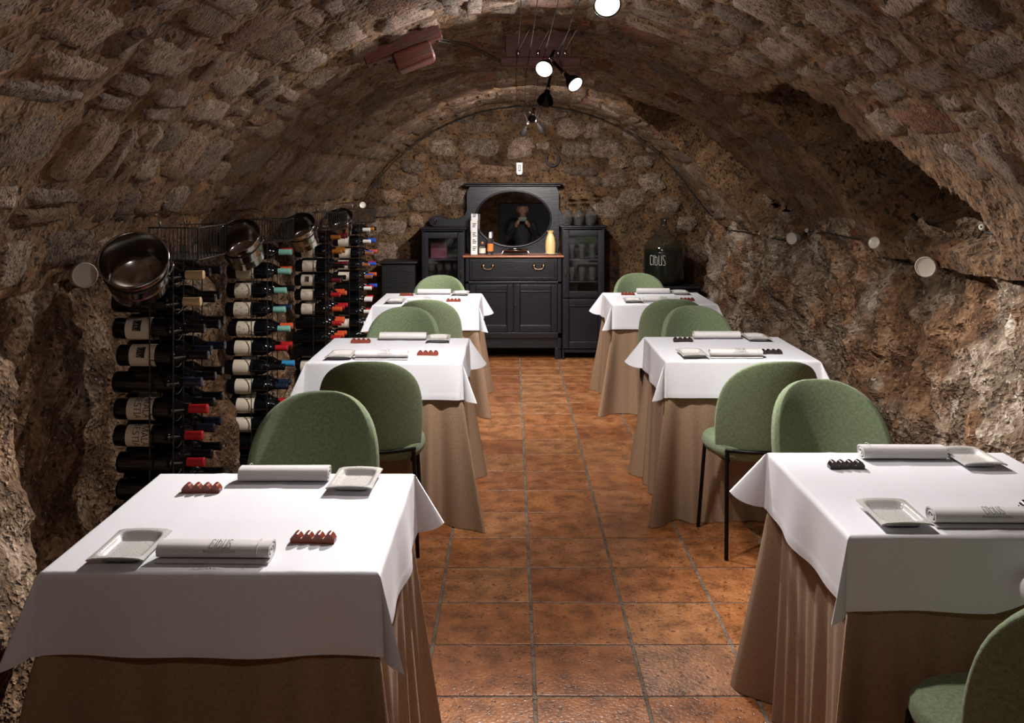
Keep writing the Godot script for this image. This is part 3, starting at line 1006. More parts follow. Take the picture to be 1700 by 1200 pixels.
# ---------------------------------------------------------------- chairs
func chair_meshes() -> void:
	var back := Geo.new()
	# upholstered shell: u across, w up; the sides wrap forward
	var shape := func(u: float, w: float, face: float) -> Vector3:
		var hwid := 0.205 + 0.008 * smoothstep(0.0, 0.4, w)
		if w > 0.42: hwid *= pow(max(0.0, 1.0 - pow((w - 0.36) / 0.64, 3.0)), 0.38)
		var a := u * PI / 2
		var x := hwid * sin(a)
		var y := 0.415 + 0.43 * w
		var e: float = x / 0.22
		var z := -0.215 + 0.185 * pow(abs(e), 2.1) * (1.0 - 0.3 * w) - 0.085 * w
		# cushion thickness fades towards the outline
		var edge := pow(max(0.0, cos(a)), 0.35) * pow(max(0.0, 1.0 - pow(w, 9.0)), 0.4) * pow(max(0.0, 1.0 - pow(1.0 - w, 14.0)), 0.5)
		var nx: float = -0.185 * 2.1 * pow(abs(e), 1.1) * sign(e) * (1.0 - 0.3 * w) / 0.22
		var nn := Vector3(nx, 0.15, 1.0).normalized()
		return Vector3(x, y, z) + nn * face * 0.027 * edge
	var nu := 26
	var nw := 24
	var wv := func(j: int) -> float: return 0.5 - 0.5 * cos(PI * j / nw)
	back.grid(nu, nw, func(i, j): return shape.call(i * 2.0 / nu - 1.0, wv.call(j), 1.0))
	back.grid(nu, nw, func(i, j): return shape.call(i * 2.0 / nu - 1.0, wv.call(j), -1.0), true)
	proto.chair_back = back.mesh()
	var seat := Geo.new()
	# rounded cushion
	var ring := 40
	var prof := [[0.0, 0.0, 0.398], [0.80, 0.8, 0.398], [0.96, 0.96, 0.406], [1.0, 1.0, 0.43], [0.985, 0.985, 0.452], [0.93, 0.93, 0.466], [0.75, 0.75, 0.474], [0.0, 0.0, 0.476]]
	for q in prof:
		for i in ring:
			var a := TAU * i / ring
			var c := cos(a)
			var s := sin(a)
			var ex := 0.55 if s < 0 else 0.62
			var x: float = sign(c) * pow(abs(c), ex) * 0.228 * q[0]
			var z: float = sign(s) * pow(abs(s), ex) * 0.205 * q[1]
			x *= 1.0 - 0.12 * max(0.0, -z / 0.205)
			seat.v.append(Vector3(x, q[2], z - 0.002))
	for j in prof.size() - 1:
		for i in ring:
			var i2 := (i + 1) % ring
			seat.quad(j * ring + i2, j * ring + i, (j + 1) * ring + i, (j + 1) * ring + i2)
	proto.chair_seat = seat.mesh()
	proto.chair_legs = []
	for q in [[-1, -1], [1, -1], [-1, 1], [1, 1]]:
		var leg := Geo.new()
		var top := Vector3(0.185 * q[0], 0.445 if q[1] < 0 else 0.40, -0.155 if q[1] < 0 else 0.165)
		var bot := Vector3(0.205 * q[0], 0.0, -0.205 if q[1] < 0 else 0.205)
		leg.tube([bot, bot.lerp(top, 0.5), top], 0.0085, 10)
		proto.chair_legs.append(leg.mesh())
	var fr := Geo.new()
	fr.tube([Vector3(-0.185, 0.395, 0.165), Vector3(0.0, 0.393, 0.17), Vector3(0.185, 0.395, 0.165)], 0.0085, 8)
	for s in [-1, 1]: fr.tube([Vector3(0.185 * s, 0.395, 0.165), Vector3(0.18 * s, 0.393, 0.0), Vector3(0.18 * s, 0.40, -0.155)], 0.0085, 8)
	proto.chair_frame = fr.mesh()
	var bar := Geo.new()
	var path := []
	for i in 17:
		var u := i / 8.0 - 1.0
		path.append(Vector3(0.19 * u, 0.445 + 0.012 * (1.0 - u * u), -0.252 + 0.10 * pow(abs(u), 2.2)))
	bar.tube(path, 0.0085, 8)
	proto.chair_bar = bar.mesh()
func make_chair(label: String, x: float, d_back: float, away: bool, turn := 0.0) -> void:
	# d_back: distance of the backrest from the camera
	if not proto.has("chair_back"): chair_meshes()
	var d := d_back + (0.26 if away else -0.26)
	var t := thing("dining_chair", label, "chair", P(x, 0, d), (PI if away else 0.0) + turn, "green upholstered dining chairs")
	part("seat", proto.chair_seat, M.green, t)
	part("backrest", proto.chair_back, M.green, t)
	for m in proto.chair_legs: part("leg", m, M.black_steel, t)
	part("seat_frame", proto.chair_frame, M.black_steel, t)
	part("back_bar", proto.chair_bar, M.black_steel, t)

# ---------------------------------------------------------------- wine racks
func bottle_meshes() -> void:
	# bottle axis along +y, foot at y = 0
	var g := Geo.new()
	g.lathe([Vector2(0.0, 0.012), Vector2(0.02, 0.006), Vector2(0.03, 0.0), Vector2(0.036, 0.003), Vector2(0.0375, 0.010), Vector2(0.0375, 0.17), Vector2(0.0365, 0.185), Vector2(0.033, 0.197), Vector2(0.026, 0.209), Vector2(0.019, 0.220), Vector2(0.0155, 0.232), Vector2(0.0143, 0.25), Vector2(0.0143, 0.288), Vector2(0.0155, 0.289), Vector2(0.0155, 0.298), Vector2(0.0, 0.299)], 20)
	proto.bottle = g.mesh()
	var f := Geo.new()
	f.lathe([Vector2(0.0154, 0.240), Vector2(0.0152, 0.25), Vector2(0.0151, 0.286), Vector2(0.0163, 0.288), Vector2(0.0163, 0.299), Vector2(0.014, 0.3005), Vector2(0.0, 0.301)], 18)
	proto.capsule = f.mesh()
	var l := Geo.new()
	# label wraps the side that faces +z and the top
	var nn := 16
	for rr in [0.0379, 0.0377]:
		l.grid(nn, 1, func(i, j):
			var a: float = lerpf(-2.0, 2.0, float(i) / nn)
			return Vector3(rr * sin(a), 0.045 + j * 0.085, rr * cos(a)), rr < 0.0378)
	proto.bottle_label = l.mesh()
	var wrap := func(q: Vector3, y0: float, off: float) -> Vector3:
		# text x runs round the bottle, text y along it
		var a := (q.x + off) / 0.038
		return Vector3(0.0382 * sin(a), y0 + q.y, 0.0382 * cos(a))
	# rotated lettering: lines across the bottle
	var g1 := text_geo("MALA", "Droid Sans", 0.023, func(q): return wrap.call(q, 0.110, -0.002))
	var g2 := text_geo("BESTIA", "Droid Sans", 0.023, func(q): return wrap.call(q, 0.080, -0.008))
	var base := g1.v.size()
	g1.v.append_array(g2.v)
	for k in g2.t: g1.t.append(base + k)
	proto.label_words = g1.mesh()
	var b := Geo.new()
	b.grid(6, 1, func(i, j): return wrap.call(Vector3(lerpf(-0.036, 0.004, i / 6.0), j * 0.028, 0), 0.07, 0.0))
	proto.label_block = b.mesh()
	var bl := text_geo("MM", "Droid Sans", 0.018, func(q): return wrap.call(q + Vector3(0, 0, 0), 0.077, -0.015))
	for k in bl.v.size(): bl.v[k] += Vector3(bl.v[k].x, 0, bl.v[k].z).normalized() * 0.0004
	proto.label_mark = bl.mesh()
	var dt := Geo.new()
	for q in [[-0.02, 0.06], [-0.008, 0.085], [0.006, 0.06], [0.02, 0.088], [-0.022, 0.108], [0.004, 0.112], [0.022, 0.112]]:
		for i in 6:
			var a0 := TAU * i / 6
			var a1 := TAU * (i + 1) / 6
			dt.tri(dt.p(wrap.call(Vector3(q[0], 0, 0), q[1], 0)), dt.p(wrap.call(Vector3(q[0] + 0.0035 * cos(a0), 0.0035 * sin(a0), 0), q[1], 0)), dt.p(wrap.call(Vector3(q[0] + 0.0035 * cos(a1), 0.0035 * sin(a1), 0), q[1], 0)))
	proto.label_dots = dt.mesh()
	M.dot_ink = mat(col(150, 132, 96), 0.7)
func make_bottle(at: Vector3, foil: String, lab: String, label: String, roll: float, sc := 1.0) -> void:
	var t := thing("wine_bottle", label, "bottle", at, 0.0, "wine bottles lying in the wire racks")
	# the bottle lies along +x, neck into the room
	t.basis = Basis(Vector3.FORWARD, PI / 2) * Basis(Vector3.UP, roll) * Basis().scaled(Vector3(1, sc, 1))
	part("glass", proto.bottle, M.bottle, t)
	part("capsule", proto.capsule, M.foils[foil], t)
	if lab != "":
		var l := part("label", proto.bottle_label, M.label_paper, t)
		if lab == "words": part("lettering", proto.label_words, M.ink, l)
		if lab == "block":
			part("print", proto.label_block, M.ink, l)
			part("lettering", proto.label_mark, M.label_paper, l)
		if lab == "dots": part("print", proto.label_dots, M.dot_ink, l)
func wine_rack(idx: int, d0: float, ncol: int, rows: int, y_top: float, dy: float, plan: Array, name_: String, short: String, RACK_X0 := -1.435) -> void:
	var t := thing("wine_rack", "black wire wine rack %s" % name_, "wine rack", P(RACK_X0, 0, d0), 0.0, "wire wine racks on the rock wall")
	var y_bot := y_top - dy * (rows - 0.4)
	var dc := 0.105
	var frame := Geo.new()
	for c in ncol + 1:
		var z := 0.052 - c * dc
		for x in [0.135, 0.215]:
			frame.tube([Vector3(x, y_bot, z), Vector3(x, y_top + 0.10, z)], 0.0026, 5)
	geo("upright_wires", frame, M.wire, t)
	var sup := Geo.new()
	for r in rows:
		var y := y_top - r * dy - 0.039
		for x in [0.135, 0.215]:
			var path := []
			for c in ncol:
				var zc := -c * dc
				for k in 7:
					var a := PI * k / 6.0
					path.append(Vector3(x, y + 0.030 - 0.0315 * sin(a), zc + 0.050 * cos(a)))
			sup.tube(path, 0.0019, 4)
		for c in ncol + 1:
			var z := 0.052 - c * dc
			sup.tube([Vector3(0.135, y + 0.03, z), Vector3(0.215, y + 0.03, z)], 0.0019, 4)
	geo("bottle_cradles", sup, M.wire, t)
	var bk := Geo.new()
	# open wire basket on top
	var zb := 0.05 - ncol * dc
	for y in [y_top + 0.055, y_top + 0.165]:
		bk.tube([Vector3(0.13, y, 0.05), Vector3(0.30, y, 0.05), Vector3(0.30, y, zb), Vector3(0.13, y, zb), Vector3(0.13, y, 0.05)], 0.0026, 5)
	for i in 13:
		var x := 0.135 + i * 0.0135
		for z in [0.05, zb]: bk.tube([Vector3(x, y_top + 0.055, z), Vector3(x, y_top + 0.165, z)], 0.0016, 4)
		bk.tube([Vector3(x, y_top + 0.055, 0.05), Vector3(x, y_top + 0.055, zb)], 0.0016, 4)
	for i in 10:
		var z := lerpf(0.05, zb, i / 9.0)
		bk.tube([Vector3(0.30, y_top + 0.055, z), Vector3(0.30, y_top + 0.165, z)], 0.0016, 4)
	geo("top_basket", bk, M.wire, t)
	for z in [0.02, zb + 0.03]:
		var hk := Geo.new()
		hk.tube([Vector3(0.16, y_top + 0.165, z), Vector3(0.155, y_top + 0.20, z), Vector3(0.10, y_top + 0.215, z), Vector3(0.02, y_top + 0.205, z)], 0.0035, 6)
		geo("wall_hook", hk, M.steel, t)
	var r2 := RandomNumberGenerator.new()
	r2.seed = 500 + idx
	for c in ncol:
		for r in rows:
			var pick: Array = plan[c][r % plan[c].size()]
			if pick[0] == "": continue
			var words := {"tan": "tan", "black": "black", "red": "red", "teal": "pale teal", "amber": "amber", "blue": "blue", "white": "white", "orange": "orange", "wine": "dark red", "navy": "navy", "copper": "copper", "sky": "bright blue"}
			var labs := {"": "", "plain": " with cream label", "words": " with lettered label", "block": " with black-printed label", "dots": " with dotted label"}
			var cols: Array = ["outer", "inner"] if ncol == 2 else ["outer", "middle", "inner"]
			var nth := ["topmost", "second", "third", "fourth", "fifth", "sixth", "seventh", "eighth", "ninth", "tenth", "eleventh", "lowest"]
			var txt := "%s-capped bottle%s, %s down in %s column, %s" % [words[pick[0]], labs[pick[1]], nth[r], cols[c], short]
			make_bottle(P(RACK_X0 + r2.randf_range(-0.008, 0.012), y_top - r * dy, d0 + c * dc), pick[0], pick[1], txt, r2.randf_range(-0.25, 0.25), r2.randf_range(0.98, 1.06))
func steel_bucket(at: Vector3, dia: float, hgt: float, where: String, lean: Vector3) -> void:
	var t := thing("steel_bucket", "polished steel wine bucket tilted %s" % where, "bucket", at, 0.0, "steel buckets above the wine racks")
	var y := lean.normalized()
	var x := Vector3.RIGHT.slide(y).normalized()
	t.basis = Basis(x, y, x.cross(y))
	var r := dia * 0.5
	var g := Geo.new()
	g.lathe([Vector2(0.0, 0.002), Vector2(r * 0.8, 0.0), Vector2(r * 0.86, 0.006), Vector2(r * 0.875, hgt * 0.3), Vector2(r * 0.905, hgt * 0.32), Vector2(r * 0.905, hgt * 0.36), Vector2(r * 0.885, hgt * 0.38), Vector2(r * 0.95, hgt * 0.78), Vector2(r * 0.965, hgt * 0.8), Vector2(r * 0.965, hgt * 0.83), Vector2(r * 0.955, hgt * 0.85), Vector2(r * 0.98, hgt), Vector2(r * 0.97, hgt), Vector2(r * 0.93, hgt * 0.8), Vector2(r * 0.86, hgt * 0.3), Vector2(r * 0.84, 0.012), Vector2(0.0, 0.009)], 36)
	geo("bowl", g, M.steel, t)
	var rim := Geo.new()
	var path := []
	for i in 36: path.append(Vector3(r * cos(TAU * i / 36), hgt, r * sin(TAU * i / 36)))
	rim.tube(path, 0.0032, 6, false, true)
	geo("rim", rim, M.steel, t)
	for s in [-1, 1]:
		var h := Geo.new()
		var hp := []
		for i in 9:
			var a := PI * i / 8
			hp.append(Vector3(s * (r * 0.97 + 0.016 * sin(a)), hgt * 0.8, 0.025 * cos(a)))
		h.tube(hp, 0.003, 6)
		geo("handle", h, M.steel, t)
	# ring bracket that carries it from the wall
	var b := Geo.new()
	path = []
	for i in 28: path.append(Vector3(r * 0.955 * cos(TAU * i / 28), hgt * 0.7, r * 0.955 * sin(TAU * i / 28)))
	b.tube(path, 0.003, 6, false, true)
	var inv := t.transform.affine_inverse()
	var wall := at + Vector3(-0.1, 0.02, -0.05)
	b.tube([Vector3(-r * 0.955, hgt * 0.7, 0), inv * wall, inv * (wall + Vector3(-0.12, 0.0, 0.0))], 0.003, 6)
	geo("wall_ring", b, M.wire, t)

func racks() -> void:
	bottle_meshes()
	var p1a := [["tan", ""], ["tan", ""], ["black", "block"], ["black", "block"], ["navy", ""], ["red", "words"], ["red", "words"], ["red", ""], ["navy", ""], ["navy", ""], ["black", ""]]
	var p1b := [["black", ""], ["black", "plain"], ["black", ""], ["navy", ""], ["black", ""], ["black", "plain"], ["navy", ""], ["black", ""]]
	wine_rack(0, 3.42, 3, 11, 1.259, 0.0925, [p1a, p1b, p1b], "with black-and-white labels and red capsules, beside the outermost table", "outermost wine rack", -1.37)
	var p2a := [["teal", ""], ["teal", "plain"], ["teal", "dots"], ["teal", "dots"], ["teal", "dots"], ["red", "plain"], ["black", "plain"], ["navy", "plain"], ["black", "plain"], ["red", "plain"], ["navy", ""], ["black", ""]]
	var p2b := [["red", ""], ["orange", ""], ["black", "plain"], ["navy", "plain"], ["orange", ""], ["red", ""], ["sky", "plain"], ["navy", ""], ["red", "plain"], ["black", ""], ["wine", ""]]
	wine_rack(1, 4.98, 2, 12, 1.232, 0.0965, [p2a, p2b], "with pale teal capsules", "teal-capped wine rack")
	var p3a := [["amber", ""], ["amber", "plain"], ["black", "plain"], ["wine", "block"], ["red", "plain"], ["orange", "plain"], ["red", ""], ["red", ""], ["navy", ""], ["black", "plain"], ["red", ""]]
	var p3b := [["wine", ""], ["amber", "plain"], ["wine", ""], ["black", ""], ["orange", ""], ["red", "plain"], ["orange", ""], ["orange", ""], ["red", ""], ["black", ""]]
	wine_rack(2, 6.52, 3, 12, 1.225, 0.0945, [p3a, p3b, p3b], "with amber and red capsules", "amber-capped wine rack")
	var p4a := [["white", ""], ["white", "plain"], ["copper", "plain"], ["copper", "plain"], ["copper", "plain"], ["white", ""], ["white", ""], ["white", ""], ["white", "plain"], ["black", ""]]
	var p4b := [["amber", ""], ["blue", ""], ["blue", ""], ["blue", ""], ["blue", ""], ["red", ""], ["white", ""], ["red", ""], ["navy", ""]]
	var p4c := [["black", ""], ["blue", ""], ["orange", ""], ["red", ""], ["orange", ""], ["blue", ""], ["red", ""], ["black", ""]]
	wine_rack(3, 7.95, 3, 12, 1.21, 0.094, [p4a, p4b, p4c], "with white and blue capsules, nearest the sideboard", "sideboard-end wine rack")
	steel_bucket(P(-1.226, 1.242, 3.255), 0.212, 0.15, "above rack of black-and-white labels", Vector3(0.16, 0.62, 0.78))
	steel_bucket(P(-1.305, 1.215, 4.86), 0.212, 0.165, "above rack of pale teal capsules", Vector3(-0.06, 0.66, 0.70))
	steel_bucket(P(-1.33, 1.20, 6.36), 0.215, 0.165, "above rack of amber capsules", Vector3(-0.12, 0.68, 0.66))
	steel_bucket(P(-1.335, 1.205, 7.74), 0.195, 0.165, "above rack of blue capsules", Vector3(0.05, 0.72, 0.66))

# ---------------------------------------------------------------- sideboard and its things
const SD := 8.88                       # distance of the sideboard's front
func glass_profile(h: float, r: float) -> Array:
	return [Vector2(0.0, 0.0), Vector2(r * 0.92, 0.001), Vector2(r * 0.92, 0.003), Vector2(0.006, 0.008), Vector2(0.0035, 0.02), Vector2(0.0035, h * 0.46), Vector2(0.008, h * 0.50), Vector2(r * 0.7, h * 0.58), Vector2(r, h * 0.72), Vector2(r * 0.95, h * 0.86), Vector2(r * 0.74, h), Vector2(r * 0.72, h), Vector2(r * 0.93, h * 0.86), Vector2(r * 0.97, h * 0.72), Vector2(r * 0.67, h * 0.59), Vector2(0.0, h * 0.52)]
func wine_glass(at: Vector3, h: float, r: float, label: String, group: String, inverted := false) -> void:
	var key := "glass_%s_%s" % [h, r]
	if not proto.has(key):
		var g := Geo.new()
		g.lathe(glass_profile(h, r), 20)
		proto[key] = g.mesh()
	var o := part("wine_glass", proto[key], M.crystal, self)
	o.position = at
	if inverted:
		o.basis = Basis(Vector3.RIGHT, PI)
		o.position.y += h
	tag(o, label, "glass", group)
func tumbler(at: Vector3, h: float, r: float, label: String, group: String) -> void:
	var g := Geo.new()
	g.lathe([Vector2(0.0, 0.0), Vector2(r * 0.8, 0.0), Vector2(r * 0.84, 0.004), Vector2(r, h), Vector2(r * 0.95, h), Vector2(r * 0.78, 0.012), Vector2(0.0, 0.010)], 18)
	var o := geo("drinking_glass", g, M.crystal, self)
	o.position = at
	tag(o, label, "glass", group)
func panel_door(parent: Node3D, called: String, x0: float, x1: float, y0: float, y1: float, z: float) -> MeshInstance3D:
	var g := Geo.new()
	var s := 0.055
	g.box(Vector3(x0, y0, z), Vector3(x0 + s, y1, z + 0.022), 0.003)
	g.box(Vector3(x1 - s, y0, z), Vector3(x1, y1, z + 0.022), 0.003)
	g.box(Vector3(x0 + s, y0, z), Vector3(x1 - s, y0 + s, z + 0.022), 0.003)
	g.box(Vector3(x0 + s, y1 - s, z), Vector3(x1 - s, y1, z + 0.022), 0.003)
	g.box(Vector3(x0 + s - 0.005, y0 + s - 0.005, z), Vector3(x1 - s + 0.005, y1 - s + 0.005, z + 0.010), 0.002)
	var o := geo(called, g, M.navy, parent)
	var m := Geo.new()
	# moulding round the sunken panel
	for e in [[Vector3(x0 + s, y0 + s, z + 0.010), Vector3(x1 - s, y0 + s + 0.008, z + 0.026)], [Vector3(x0 + s, y1 - s - 0.008, z + 0.010), Vector3(x1 - s, y1 - s, z + 0.026)], [Vector3(x0 + s, y0 + s, z + 0.010), Vector3(x0 + s + 0.008, y1 - s, z + 0.026)], [Vector3(x1 - s - 0.008, y0 + s, z + 0.010), Vector3(x1 - s, y1 - s, z + 0.026)]]:
		m.box(e[0], e[1], 0.003)
	geo("moulding", m, M.navy, o)
	return o
func bail_handle(parent: Node3D, x: float, y: float, z: float) -> void:
	var g := Geo.new()
	for s in [-1, 1]:
		g.lathe([Vector2(0.0, 0.012), Vector2(0.008, 0.011), Vector2(0.018, 0.004), Vector2(0.019, 0.0)], 12, Transform3D(Basis(Vector3.RIGHT, PI / 2), Vector3(x + 0.042 * s, y + 0.008, z)) * Transform3D(Basis(Vector3.RIGHT, 0.0), Vector3.ZERO))
	var path := []
	for i in 13:
		var a := PI * i / 12
		path.append(Vector3(x + 0.042 * cos(a), y + 0.008 - 0.030 * pow(sin(a), 0.6), z + 0.014 + 0.006 * sin(a)))
	g.tube(path, 0.0042, 7)
	geo("handle", g, M.brass, parent).set_meta("label", "brass bail handle")
func sideboard() -> void:
	var t := thing("sideboard", "dark navy antique sideboard with oval mirror and glazed side cabinets", "sideboard", P(0.0, 0, SD + 0.2))
	# local frame: z = 0.2 is the front, z = -0.2 the back
	var f := 0.2
	var body := Geo.new()
	body.box(Vector3(-0.42, 0.10, -f), Vector3(0.445, 0.915, f - 0.03), 0.004)
	body.box(Vector3(-0.42, 0.0, -f), Vector3(-0.36, 0.10, f - 0.03), 0.004)
	body.box(Vector3(0.385, 0.0, -f), Vector3(0.445, 0.10, f - 0.03), 0.004)
	geo("carcass", body, M.navy, t)
	var rail := Geo.new()
	rail.box(Vector3(-0.42, 0.195, f - 0.03), Vector3(0.445, 0.245, f - 0.002), 0.003)
	rail.box(Vector3(-0.42, 0.68, f - 0.03), Vector3(0.445, 0.705, f - 0.002), 0.003)
	for x in [[-0.42, -0.385], [0.41, 0.445]]: rail.box(Vector3(x[0], 0.10, f - 0.03), Vector3(x[1], 0.915, f - 0.002), 0.003)
	geo("front_frame", rail, M.navy, t)
	var top := Geo.new()
	top.box(Vector3(-0.445, 0.915, -f), Vector3(0.468, 0.938, f + 0.018), 0.006)
	geo("worktop", top, M.top_wood, t).set_meta("label", "reddish brown wooden worktop")
	var dr := Geo.new()
	dr.box(Vector3(-0.382, 0.715, f - 0.03), Vector3(0.407, 0.905, f + 0.002), 0.003)
	dr.box(Vector3(-0.36, 0.735, f), Vector3(0.385, 0.740, f + 0.008), 0.002)
	dr.box(Vector3(-0.36, 0.880, f), Vector3(0.385, 0.885, f + 0.008), 0.002)
	dr.box(Vector3(-0.36, 0.735, f), Vector3(-0.355, 0.885, f + 0.008), 0.002)
	dr.box(Vector3(0.38, 0.735, f), Vector3(0.385, 0.885, f + 0.008), 0.002)
	var drawer := geo("drawer", dr, M.navy, t)
	bail_handle(drawer, -0.215, 0.835, f + 0.004)
	bail_handle(drawer, 0.24, 0.835, f + 0.004)
	var kh := Geo.new()
	kh.lathe([Vector2(0.0, 0.004), Vector2(0.008, 0.003), Vector2(0.009, 0.0)], 10, Transform3D(Basis(Vector3.RIGHT, PI / 2), Vector3(0.012, 0.84, f + 0.002)))
	geo("keyhole", kh, M.iron, drawer)
	var dl := panel_door(t, "door", -0.382, 0.010, 0.25, 0.675, f - 0.02)
	panel_door(t, "door", 0.016, 0.407, 0.25, 0.675, f - 0.02)
	var esc := Geo.new()
	esc.lathe([Vector2(0.0, 0.010), Vector2(0.005, 0.010), Vector2(0.009, 0.003), Vector2(0.010, 0.0)], 10, Transform3D(Basis(Vector3.RIGHT, PI / 2), Vector3(0.03, 0.48, f + 0.003)))
	geo("key_plate", esc, M.brass, dl)
	# side cabinets with glazed doors
	for s in 2:
		var x0 := -0.815 if s == 0 else 0.452
		var x1 := -0.428 if s == 0 else 0.835
		var th := 1.185 if s == 0 else 1.205
		var cab := Geo.new()
		cab.box(Vector3(x0, 0.0, -f), Vector3(x0 + 0.022, th - 0.03, f - 0.022), 0.003)
		cab.box(Vector3(x1 - 0.022, 0.0, -f), Vector3(x1, th - 0.03, f - 0.022), 0.003)
		cab.box(Vector3(x0 + 0.02, 0.05, -f), Vector3(x1 - 0.02, th - 0.03, -f + 0.015), 0.002)
		cab.box(Vector3(x0 + 0.02, 0.06, -f), Vector3(x1 - 0.02, 0.09, f - 0.022), 0.003)
		cab.box(Vector3(x0 + 0.02, 0.55, f - 0.045), Vector3(x1 - 0.02, 0.58, f - 0.022), 0.003)
		var unit := geo("side_cabinet", cab, M.navy, t)
		var cor := Geo.new()
		cor.box(Vector3(x0 - 0.006, th - 0.032, -f), Vector3(x1 + 0.006, th - 0.018, f - 0.012), 0.004)
		cor.box(Vector3(x0 - 0.018, th - 0.018, -f), Vector3(x1 + 0.018, th, f + 0.002), 0.006)
		geo("cornice", cor, M.navy, unit)
		panel_door(unit, "lower_door", x0 + 0.004, x1 - 0.004, 0.10, 0.545, f - 0.022)
		var dg := Geo.new()
		var y0 := 0.555
		var y1 := th - 0.04
		var b := 0.062
		dg.box(Vector3(x0 + 0.004, y0, f - 0.022), Vector3(x0 + b, y1, f), 0.003)
		dg.box(Vector3(x1 - b, y0, f - 0.022), Vector3(x1 - 0.004, y1, f), 0.003)
		dg.box(Vector3(x0 + b, y0, f - 0.022), Vector3(x1 - b, y0 + 0.06, f), 0.003)
		dg.box(Vector3(x0 + b, y1 - 0.055, f - 0.022), Vector3(x1 - b, y1, f), 0.003)
		geo("door_frame", dg, M.navy, unit)
		var pn := Geo.new()
		pn.box(Vector3(x0 + b - 0.004, y0 + 0.055, f - 0.014), Vector3(x1 - b + 0.004, y1 - 0.05, f - 0.010), 0.001)
		geo("pane", pn, M.pane, unit)
		for y in [0.70, 0.90]:
			var sh := Geo.new()
			sh.box(Vector3(x0 + 0.022, y - 0.012, -f + 0.015), Vector3(x1 - 0.022, y, f - 0.04), 0.002)
			geo("shelf", sh, M.navy, unit)
		var lt := Geo.new()
		var lx := x1 - 0.03 if s == 0 else x0 + 0.03
		lt.box(Vector3(lx - 0.006, 0.74, f), Vector3(lx + 0.006, 0.80, f + 0.012), 0.004)
		geo("latch", lt, M.brass, unit)
		var hg := Geo.new()
		var hx := x0 + 0.034 if s == 0 else x1 - 0.034
		hg.tube([Vector3(hx, 1.0, f + 0.003), Vector3(hx, 1.045, f + 0.003)], 0.004, 6)
		geo("hinge", hg, M.steel, unit)
	# back board with the oval mirror
	var zb := -0.085
	var bd := Geo.new()
	var ox := 0.01
	var oy := 1.255
	var rx := 0.352
	var ry := 0.262
	var n := 48
	for zz in 2:
		var z := zb if zz == 0 else zb - 0.03
		var base := bd.v.size()
		for i in n:
			var a := TAU * i / n
			var c := Vector2(cos(a), sin(a))
			bd.v.append(Vector3(ox + rx * c.x, oy + ry * c.y, z))
			# ray to the board's outline
			var k: float = min((0.425 if c.x > 0 else 0.428) / max(0.0001, abs(c.x)), (0.305 if c.y > 0 else 0.317) / max(0.0001, abs(c.y)))
			bd.v.append(Vector3(ox + k * c.x, oy + k * c.y, z))
		for i in n:
			var i2 := (i + 1) % n
			if zz == 0: bd.quad(base + 2 * i, base + 2 * i + 1, base + 2 * i2 + 1, base + 2 * i2)
			else: bd.quad(base + 2 * i, base + 2 * i2, base + 2 * i2 + 1, base + 2 * i + 1)
	for ring in 2:
		var base := bd.v.size()
		for i in n:
			for z in [zb, zb - 0.03]:
				var q: Vector3 = bd.v[2 * i + ring]
				bd.v.append(Vector3(q.x, q.y, z))
		for i in n:
			var i2 := (i + 1) % n
			if ring == 1: bd.quad(base + 2 * i + 1, base + 2 * i2 + 1, base + 2 * i2, base + 2 * i)
			else: bd.quad(base + 2 * i, base + 2 * i2, base + 2 * i2 + 1, base + 2 * i + 1)
	var board := geo("mirror_board", bd, M.navy, t)
	var cr := Geo.new()
	cr.box(Vector3(-0.432, 1.555, zb - 0.06), Vector3(0.452, 1.572, zb + 0.02), 0.005)
	cr.box(Vector3(-0.448, 1.572, zb - 0.06), Vector3(0.468, 1.590, zb + 0.04), 0.006)
	geo("crest", cr, M.navy, board)
	var fr := Geo.new()
	var path := []
	for i in 56: path.append(Vector3(ox + (rx - 0.002) * cos(TAU * i / 56), oy + (ry - 0.002) * sin(TAU * i / 56), zb + 0.004))
	fr.tube(path, 0.009, 8, false, true)
	geo("mirror_moulding", fr, M.navy, board)
	var mi := Geo.new()
	var tilt := Basis.from_euler(Vector3(deg_to_rad(-1.9), deg_to_rad(-0.6), 0.0))
	var mc := mi.p(Vector3.ZERO)
	for i in 56:
		mi.p(Vector3((rx - 0.006) * cos(TAU * i / 56), (ry - 0.006) * sin(TAU * i / 56), 0.0))
	for i in 56: mi.tri(mc, 1 + i, 1 + (i + 1) % 56)
	geo("mirror", mi, M.mirror, board, Transform3D(tilt, Vector3(ox, oy, zb - 0.016)))
	# scrolled brackets joining the board to the side cabinets
	for s in [-1, 1]:
		var pl := PackedVector2Array()
		for q in [[0.0, 0.0], [0.30, 0.0], [0.34, 0.015], [0.355, 0.05], [0.34, 0.08], [0.305, 0.098], [0.25, 0.095], [0.19, 0.075], [0.12, 0.07], [0.06, 0.082], [0.02, 0.11], [0.0, 0.15]]:
			pl.append(Vector2(q[0] * s, q[1]))
		var g := Geo.new()
		var x := -0.418 if s < 0 else 0.435
		g.prism(pl, -0.012, 0.012, Transform3D(Basis(), Vector3(x, 1.185 if s < 0 else 1.205, zb - 0.015)), 0.003)
		var br := geo("scroll_bracket", g, M.navy, t)
		var sc := Geo.new()
		var sp := []
		for i in 26:
			var a := PI * 0.1 + i * 0.42
			var rr := 0.034 * (1.0 - i / 30.0)
			sp.append(Vector3(x + s * (0.305 + rr * cos(a)), (1.185 if s < 0 else 1.205) + 0.048 + rr * sin(a), zb + 0.0))
		sc.tube(sp, 0.006, 6)
		geo("scroll", sc, M.navy, br)

